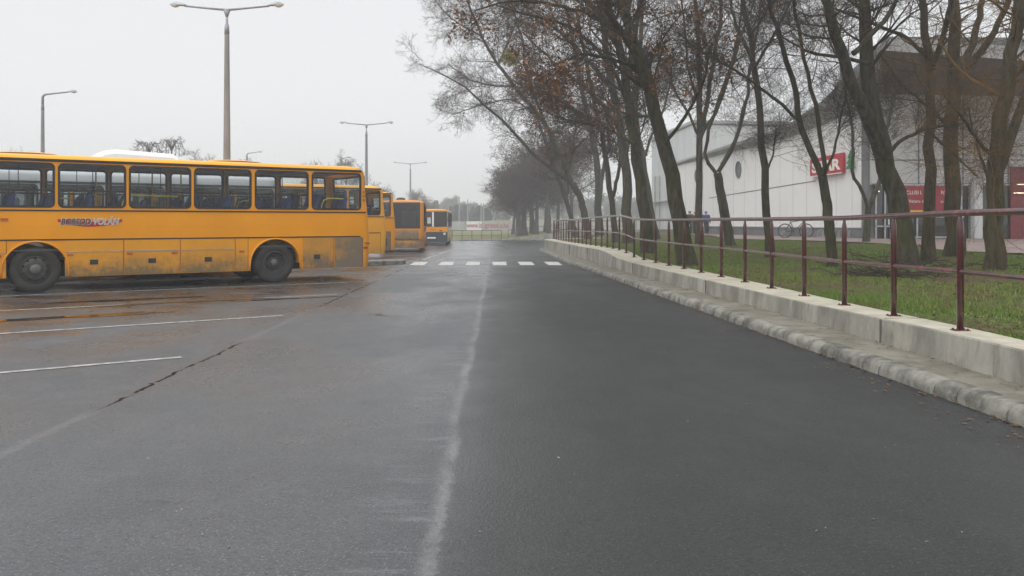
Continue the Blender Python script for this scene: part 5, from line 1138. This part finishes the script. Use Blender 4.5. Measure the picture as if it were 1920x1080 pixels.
# canopy over the front
FY = 42.4
c0, c1 = W2(1667, 69, 38), W2(2150, 106, 37.2); d0, d1 = W2(1650, 94, 38.2), W2(2150, 130, 37.3); e0, e1 = W2(1658, 177, 42.4), W2(2150, 183, 42.2)
k = MB(); k.grid([[c0.lerp(c1, i/10), ] for i in range(11)] and [[c0.lerp(c1, i/10) for i in range(11)], [d0.lerp(d1, i/10) for i in range(11)]]); k.grid([[c0.lerp(c1, i/10) for i in range(11)], [c0.lerp(c1, i/10)+Vector((2, 12, -.3)) for i in range(11)]]); k.build('canopy_edge', M['fascia_light'], S)
k = MB(); k.grid([[d0.lerp(d1, i/10) for i in range(11)], [e0.lerp(e1, i/10) for i in range(11)]]); k.build('canopy_soffit', M['soffit'], S)
fr = lambda px: (px-960)/FPX*FY
zf = lambda py: EYE+(HZ-py)/FPX*FY
k = MB()
def fbox(m, px0, px1, py0, py1, dy0=0, dy1=.1): m.box(fr(px0)-SO.x, fr(px1)-SO.x, FY-SO.y-dy1, FY-SO.y-dy0, zf(py1)-.6, zf(py0)-.6)
fbox(k, 1634, 2200, 150, 346, -.2, 0); k.build('front_wall', mat('front_cladding', (.50, .505, .50), .6, col2=(.43, .435, .43), scale=1), S)
k = MB()
for px in (1722, 1805, 1890, 1975): fbox(k, px-1, px+1, 176, 346, 0, .05)
for py in (300, 345): fbox(k, 1634, 2200, py-1, py+1, 0, .04)
k.build('cladding_joint', M['plinth'], S)
k = MB(); fbox(k, 1640, 2200, 347, 452, -2.6, -2.5); k.build('interior_wall', mat('shop_interior', (.10, .085, .08), .8, col2=(.05, .045, .045), scale=1.4), S)
k = MB(); fbox(k, 1640, 2200, 347, 450, -.05, -.04); k.build('glazing', M['glass_dark'], S)
for px0, px1, py0, py1 in ((1640, 1643, 347, 450), (1657, 1660, 347, 450), (1668, 1671, 347, 450), (1686, 1689, 347, 450), (1717, 1720, 347, 450), (1800, 1803, 347, 450), (1640, 1690, 423, 425.5), (1815, 1822, 347, 450)):
    k = MB(); fbox(k, px0, px1, py0, py1, .0, .08); k.build('window_frame', M['alu'], S)
k = MB(); fbox(k, 1816, 1832, 335, 449, .1, .6); k.build('column', M['hall_wall'], S, bevel=.1)
k = MB(); fbox(k, 1893, 1960, 313, 450, .02, .10); k.build('red_door', mat('red_door_paint', (.16, .010, .016), .4), S)
em = bpy.data.materials.new('shop_tube_light'); em.use_nodes = True; em.node_tree.nodes['Principled BSDF'].inputs['Emission Color'].default_value = (1, .85, .5, 1); em.node_tree.nodes['Principled BSDF'].inputs['Emission Strength'].default_value = 1.6
for (a, c_, y_) in ((1904, 1925, 346), (1898, 1922, 362), (1638, 1647, 359)):
    k = MB(); fbox(k, a, c_, y_-.8, y_+.8, .12, .16); k.build('light_tube', em, S)
k = MB(); fbox(k, 1708, 1800, 405, 408, .3, .4); fbox(k, 1708, 1800, 443, 446, .3, .4); k.build('bench_rail', M['alu'], S)
# banner
BN = empty('banner', Vector((fr(1735), FY-.12, zf(395)))); tag(BN, 'red promotional banner with white lettering across the shop windows', 'banner'); bo_ = Vector((fr(1735), FY-.12, zf(395)))
k = MB(); k.box(fr(1690)-bo_.x, fr(1779)-bo_.x, -.01, .01, 0, zf(349)-zf(395)); k.build('banner_cloth', mat('banner_red', (.27, .014, .026), .6, var=.1), BN)
k = MB(); k.box(fr(1690)-bo_.x, fr(1735)-bo_.x, -.02, .0, -.08, .02); k.build('banner_foot', M['banneryellow'], BN)
def btext(tx, px0, px1, py, size): return text_mesh(tx, size, M['signwhite'], BN, Matrix(((1, 0, 0, fr(px0)-bo_.x), (0, 0, -1, -.03), (0, 1, 0, zf(py)-bo_.z), (0, 0, 0, 1))), name='lettering', sx=fr(px1)-fr(px0), ext=.002)
btext('CLUSI L C', 1697, 1735, 364.5, .26); btext('NTE', 1762, 1777, 364.5, .26); btext('Vatera v\u00e9', 1701, 1733, 380, .22); btext('ts', 1761, 1766, 380, .2)
# poster on the entrance
k = MB(); k.box(fr(1663), fr(1670), FY-.14, FY-.11, zf(421), zf(411)); o = k.build('notice', mat('notice_paper', (.55, .6, .72), .6, var=.1), None); tag(o, 'small white notice on the glass beside the shop entrance', 'notice')
# SPAR sign
z_ = wp(1526, 331, .25); p1 = wp(1589, 318, .25); SG = empty('shop_sign', z_+SO); tag(SG, 'red shop sign with white letters high on the white side wall', 'sign')
ul = wp(1526, 300, .25)-z_; ur = wp(1587, 286, .25)-z_; lr = wp(1587, 323, .25)-z_
k = MB(); Vv = [Vector((0, 0, 0)), lr, ur, ul]; k.add(Vv+[v-wn*.18 for v in Vv], [(0, 1, 2, 3), (4, 7, 6, 5), (0, 4, 5, 1), (1, 5, 6, 2), (2, 6, 7, 3), (3, 7, 4, 0)]); k.build('sign_panel', M['signred'], SG)
k = MB(); Vv = [Vector((0, 0, -.05)), lr+Vector((0, 0, -.05)), lr, Vector((0, 0, 0))]; ww = (wp(1600, 320, .25)-z_); k.add([Vv[0]+wn*.03, Vv[1]+wn*.03, Vv[2]+wn*.03, Vv[3]+wn*.03], [(0, 1, 2, 3)]); k.build('sign_ledge', M['signwhite'], SG)
ex = lr.normalized(); upv = ul.normalized(); Wd = lr.length; Hd = ul.length
mt = Matrix(((ex.x, upv.x, wn.x, ex.x*Wd*.07+upv.x*Hd*.2+wn.x*.02), (ex.y, upv.y, wn.y, ex.y*Wd*.07+upv.y*Hd*.2+wn.y*.02), (ex.z, upv.z, wn.z, ex.z*Wd*.07+upv.z*Hd*.2+wn.z*.02), (0, 0, 0, 1)))
text_mesh('SPAR', Hd*.86, M['signwhite'], SG, mt, name='lettering', off=.03, sx=Wd*.88, ext=.01)
TS = empty('shop_emblem', wp(1600, 322, .2)+SO); tag(TS, 'green fir tree emblem beside the red shop sign', 'sign'); ex2 = ex
k = MB()
for (zz0, zz1, w_) in ((.0, .42, .36), (.28, .66, .30), (.55, .95, .22)): k.add([ex2*-w_+Vector((0, 0, zz0+.15)), ex2*w_+Vector((0, 0, zz0+.15)), Vector((0, 0, zz1+.15)), ex2*-w_+Vector((0, 0, zz0+.15))-wn*.05, ex2*w_+Vector((0, 0, zz0+.15))-wn*.05, Vector((0, 0, zz1+.15))-wn*.05], [(0, 1, 2), (3, 5, 4), (0, 3, 4, 1), (1, 4, 5, 2), (2, 5, 3, 0)])
k.build('fir_shape', M['signgreen'], TS)
# larger hall behind, with glazed left end
H_ = empty('market_hall', (20, 75, .4)); HO = Vector((20, 75, .4)); tag(H_, 'large pale hall rising behind the supermarket roof', 'building')
def w3(px, py, Y): return at(px, py, Y)-HO
k = MB(); a, c_, d_, e_ = w3(1222, 440, 76), w3(1300, 440, 74), w3(1300, 229, 74), w3(1222, 262, 76); f_, g_ = w3(1640, 236, 72), w3(1640, 440, 72)
k.add([a, c_, d_, e_], [(0, 1, 2, 3)]); k.add([c_, g_, f_, d_], [(0, 1, 2, 3)]); k.build('hall_wall', M['hall_wall'], H_)
k = MB(); k.tube([e_, d_, f_], .22, 6); k.tube([w3(1222, 380, 75.8), w3(1296, 372, 73.8)], .09, 6); k.build('roof_edge', M['fascia'], H_)
k = MB()
for px in range(1228, 1296, 9): k.tube([w3(px, 436, 75.6), w3(px, 330, 75.6)], .06, 5)
k.build('mullions', M['fascia'], H_)
k = MB(); k.grid([[w3(1222, 446, 75.4), w3(1300, 446, 73.4)], [w3(1222, 430, 75.4), w3(1300, 430, 73.4)]]); k.build('hall_plinth', M['plinth'], H_)
# ------------------------------------------------------------------ bicycle and rack
def bicycle():
    Y = 45; c0 = at(1472, 434, Y); zg = lawn(c0.x, Y)+.05; E = empty('bicycle', (c0.x, Y, zg)); tag(E, 'dark bicycle parked against the white shop wall', 'bicycle')
    R = .36; WB = 1.12
    for x in (0, WB):
        k = MB(); k.tube([(x+R*math.cos(a), 0, R+R*math.sin(a)) for a in [2*PI*i/28 for i in range(29)]], .028, 6, cap=False); w_ = k.build('wheel', M['tyre'], E)
        k = MB(); 
        for i in range(14): a = 2*PI*i/14; k.tube([(x, 0, R), (x+R*math.cos(a), 0, R+R*math.sin(a))], .004, 3)
        k.build('spokes', M['alu'], w_)
    f = MB(); bb = (.46, 0, .32); st = (.30, 0, .82); hd = (.90, 0, .92); hb = (.93, 0, .80)
    for a, c_ in ((bb, st), (st, hd), (bb, hb), ((0, 0, R), bb), ((0, 0, R), st), (hd, (WB, 0, R)), (st, (.27, 0, .95)), (hd, (.88, 0, 1.05))): f.tube([a, c_], .022, 6)
    f.build('frame', mat('bike_frame', (.06, .065, .06), .4), E)
    k = MB(); k.box(.14, .42, -.07, .07, .95, 1.0); k.build('saddle', M['black'], E, bevel=.02)
    k = MB(); k.tube([(.80, -.28, 1.06), (.88, 0, 1.05), (.80, .28, 1.06)], .016, 6); k.build('handlebar', M['black'], E)
    k = MB(); k.tube([bb, (.5, .1, .2)], .015, 5); k.lathe([(.1, -.01), (.1, .01)], 14, Matrix.Translation((.46, -.06, .32)) @ Matrix.Rotation(PI/2, 4, 'X')); k.box(.4, .52, .08, .2, .16, .19); k.build('pedals', M['black'], E)
bicycle()
c0 = at(1532, 446, 44.2); E = empty('bicycle_rack', (c0.x, c0.y, lawn(c0.x, 44.2)+.05)); tag(E, 'low metal bicycle rack beside the bicycle at the wall foot', 'bicycle rack')
for i in range(9):
    k = MB(); x = i*.27; k.tube([(x, 0, 0), (x+.02, 0, .3), (x+.18, -.05, .42), (x+.28, -.1, .40), (x+.3, -.1, 0)], .014, 5); k.build('hoop', M['alu'], E)
k = MB(); k.tube([(0, 0, .03), (2.5, 0, .03)], .02, 6); k.build('base_bar', M['alu'], E)
# ------------------------------------------------------------------ people
def skin_obj(name, verts, edges, radii, m, parent, sub=2):
    me = bpy.data.meshes.new(name); me.from_pydata(verts, edges, []); o = mesh_obj(name, me, m, parent)
    sk = o.modifiers.new('skin', 'SKIN'); 
    if not me.skin_vertices: 
        pass
    for i, r in enumerate(radii): me.skin_vertices[0].data[i].radius = (r, r) if not isinstance(r, tuple) else r
    me.skin_vertices[0].data[0].use_root = True; sk.use_smooth_shade = True
    s = o.modifiers.new('sub', 'SUBSURF'); s.levels = sub; s.render_levels = sub; return o
def person(px, Y, Hm, label, coat, trousers, hood=None, hair=(.03, .025, .02), yaw=0, stride=.18, extra=None):
    X = (px-960)/FPX*Y; z = lawn(X, Y)+.03; E = empty('person', (X, Y, z), yaw); tag(E, label, 'person'); s = Hm/1.75
    skinm = bpy.data.materials.get('skin_tone') or mat('skin_tone', (.42, .26, .19), .6, var=.05)
    def V(*a): return [tuple(c*s for c in p) for p in a]
    vs = V((0, 0, .95), (0, 0, 1.15), (0, 0, 1.35), (0, 0, 1.46), (0, .01, 1.53), (0, .02, 1.63), (0, .02, 1.71), (-.19, 0, 1.40), (-.27, -.02, 1.13), (-.25, .08, .90), (-.25, .10, .80), (.19, 0, 1.40), (.27, .02, 1.13), (.25, .10, .90), (.25, .12, .80), (-.09, 0, .90), (-.10, stride*.5, .50), (-.10, -stride*.3, .08), (-.10, -stride*.3+.14, .04), (.09, 0, .90), (.10, stride*.8, .50), (.10, stride, .08), (.10, stride+.14, .04))
    ed = [(0, 1), (1, 2), (2, 3), (3, 4), (4, 5), (5, 6), (2, 7), (7, 8), (8, 9), (9, 10), (2, 11), (11, 12), (12, 13), (13, 14), (0, 15), (15, 16), (16, 17), (17, 18), (0, 19), (19, 20), (20, 21), (21, 22)]
    ra = [.12, .11, .12, .06, .055, .085, .075, .055, .042, .032, .03, .055, .042, .032, .03, .085, .055, .04, .035, .085, .055, .04, .035]
    skin_obj('body', vs, ed, [r*s for r in ra], skinm, E, 1)
    vc = V((0, 0, .82), (0, 0, 1.0), (0, 0, 1.2), (0, 0, 1.38), (0, .0, 1.47), (-.20, 0, 1.39), (-.28, -.02, 1.12), (-.26, .09, .90), (.20, 0, 1.39), (.28, .02, 1.12), (.26, .11, .90))
    skin_obj('coat', vc, [(0, 1), (1, 2), (2, 3), (3, 4), (3, 5), (5, 6), (6, 7), (3, 8), (8, 9), (9, 10)], [r*s for r in (.19, .175, .165, .155, .09, .085, .07, .06, .085, .07, .06)], coat, E)
    vt = V((0, 0, .92), (-.10, 0, .86), (-.10, stride*.5, .50), (-.10, -stride*.3, .12), (.10, 0, .86), (.10, stride*.8, .50), (.10, stride, .12))
    skin_obj('trousers', vt, [(0, 1), (1, 2), (2, 3), (0, 4), (4, 5), (5, 6)], [r*s for r in (.14, .105, .08, .065, .105, .08, .065)], trousers, E)
    hm = hood or bpy.data.materials.get('dark_hair') or mat('dark_hair', hair, .8)
    vh = V((0, -.03, 1.50), (0, -.02, 1.62), (0, -.01, 1.71)); skin_obj('hood' if hood else 'hair', vh, [(0, 1), (1, 2)], [r*s for r in ((.10, .115, .085) if hood else (.05, .095, .085))], hm, E)
    return E
mblack = mat('black_coat', (.018, .018, .022), .8); mblue = mat('blue_jacket', (.02, .06, .26), .7); mjean = mat('dark_trousers', (.03, .033, .045), .85); mred = mat('dark_red_coat', (.07, .022, .022), .8)
person(1293, 57, 1.68, 'person in a black hooded coat walking past the strongly leaning trunk', mblack, mjean, hood=mblack, yaw=PI*.9)
person(1303, 56, 1.60, 'person in a dark coat half hidden left of the upright trunk', mred, mblack, yaw=PI)
person(1324, 55, 1.62, 'person in a blue jacket seen right of the upright trunk', mblue, mjean, hood=mblue, yaw=PI*1.05)
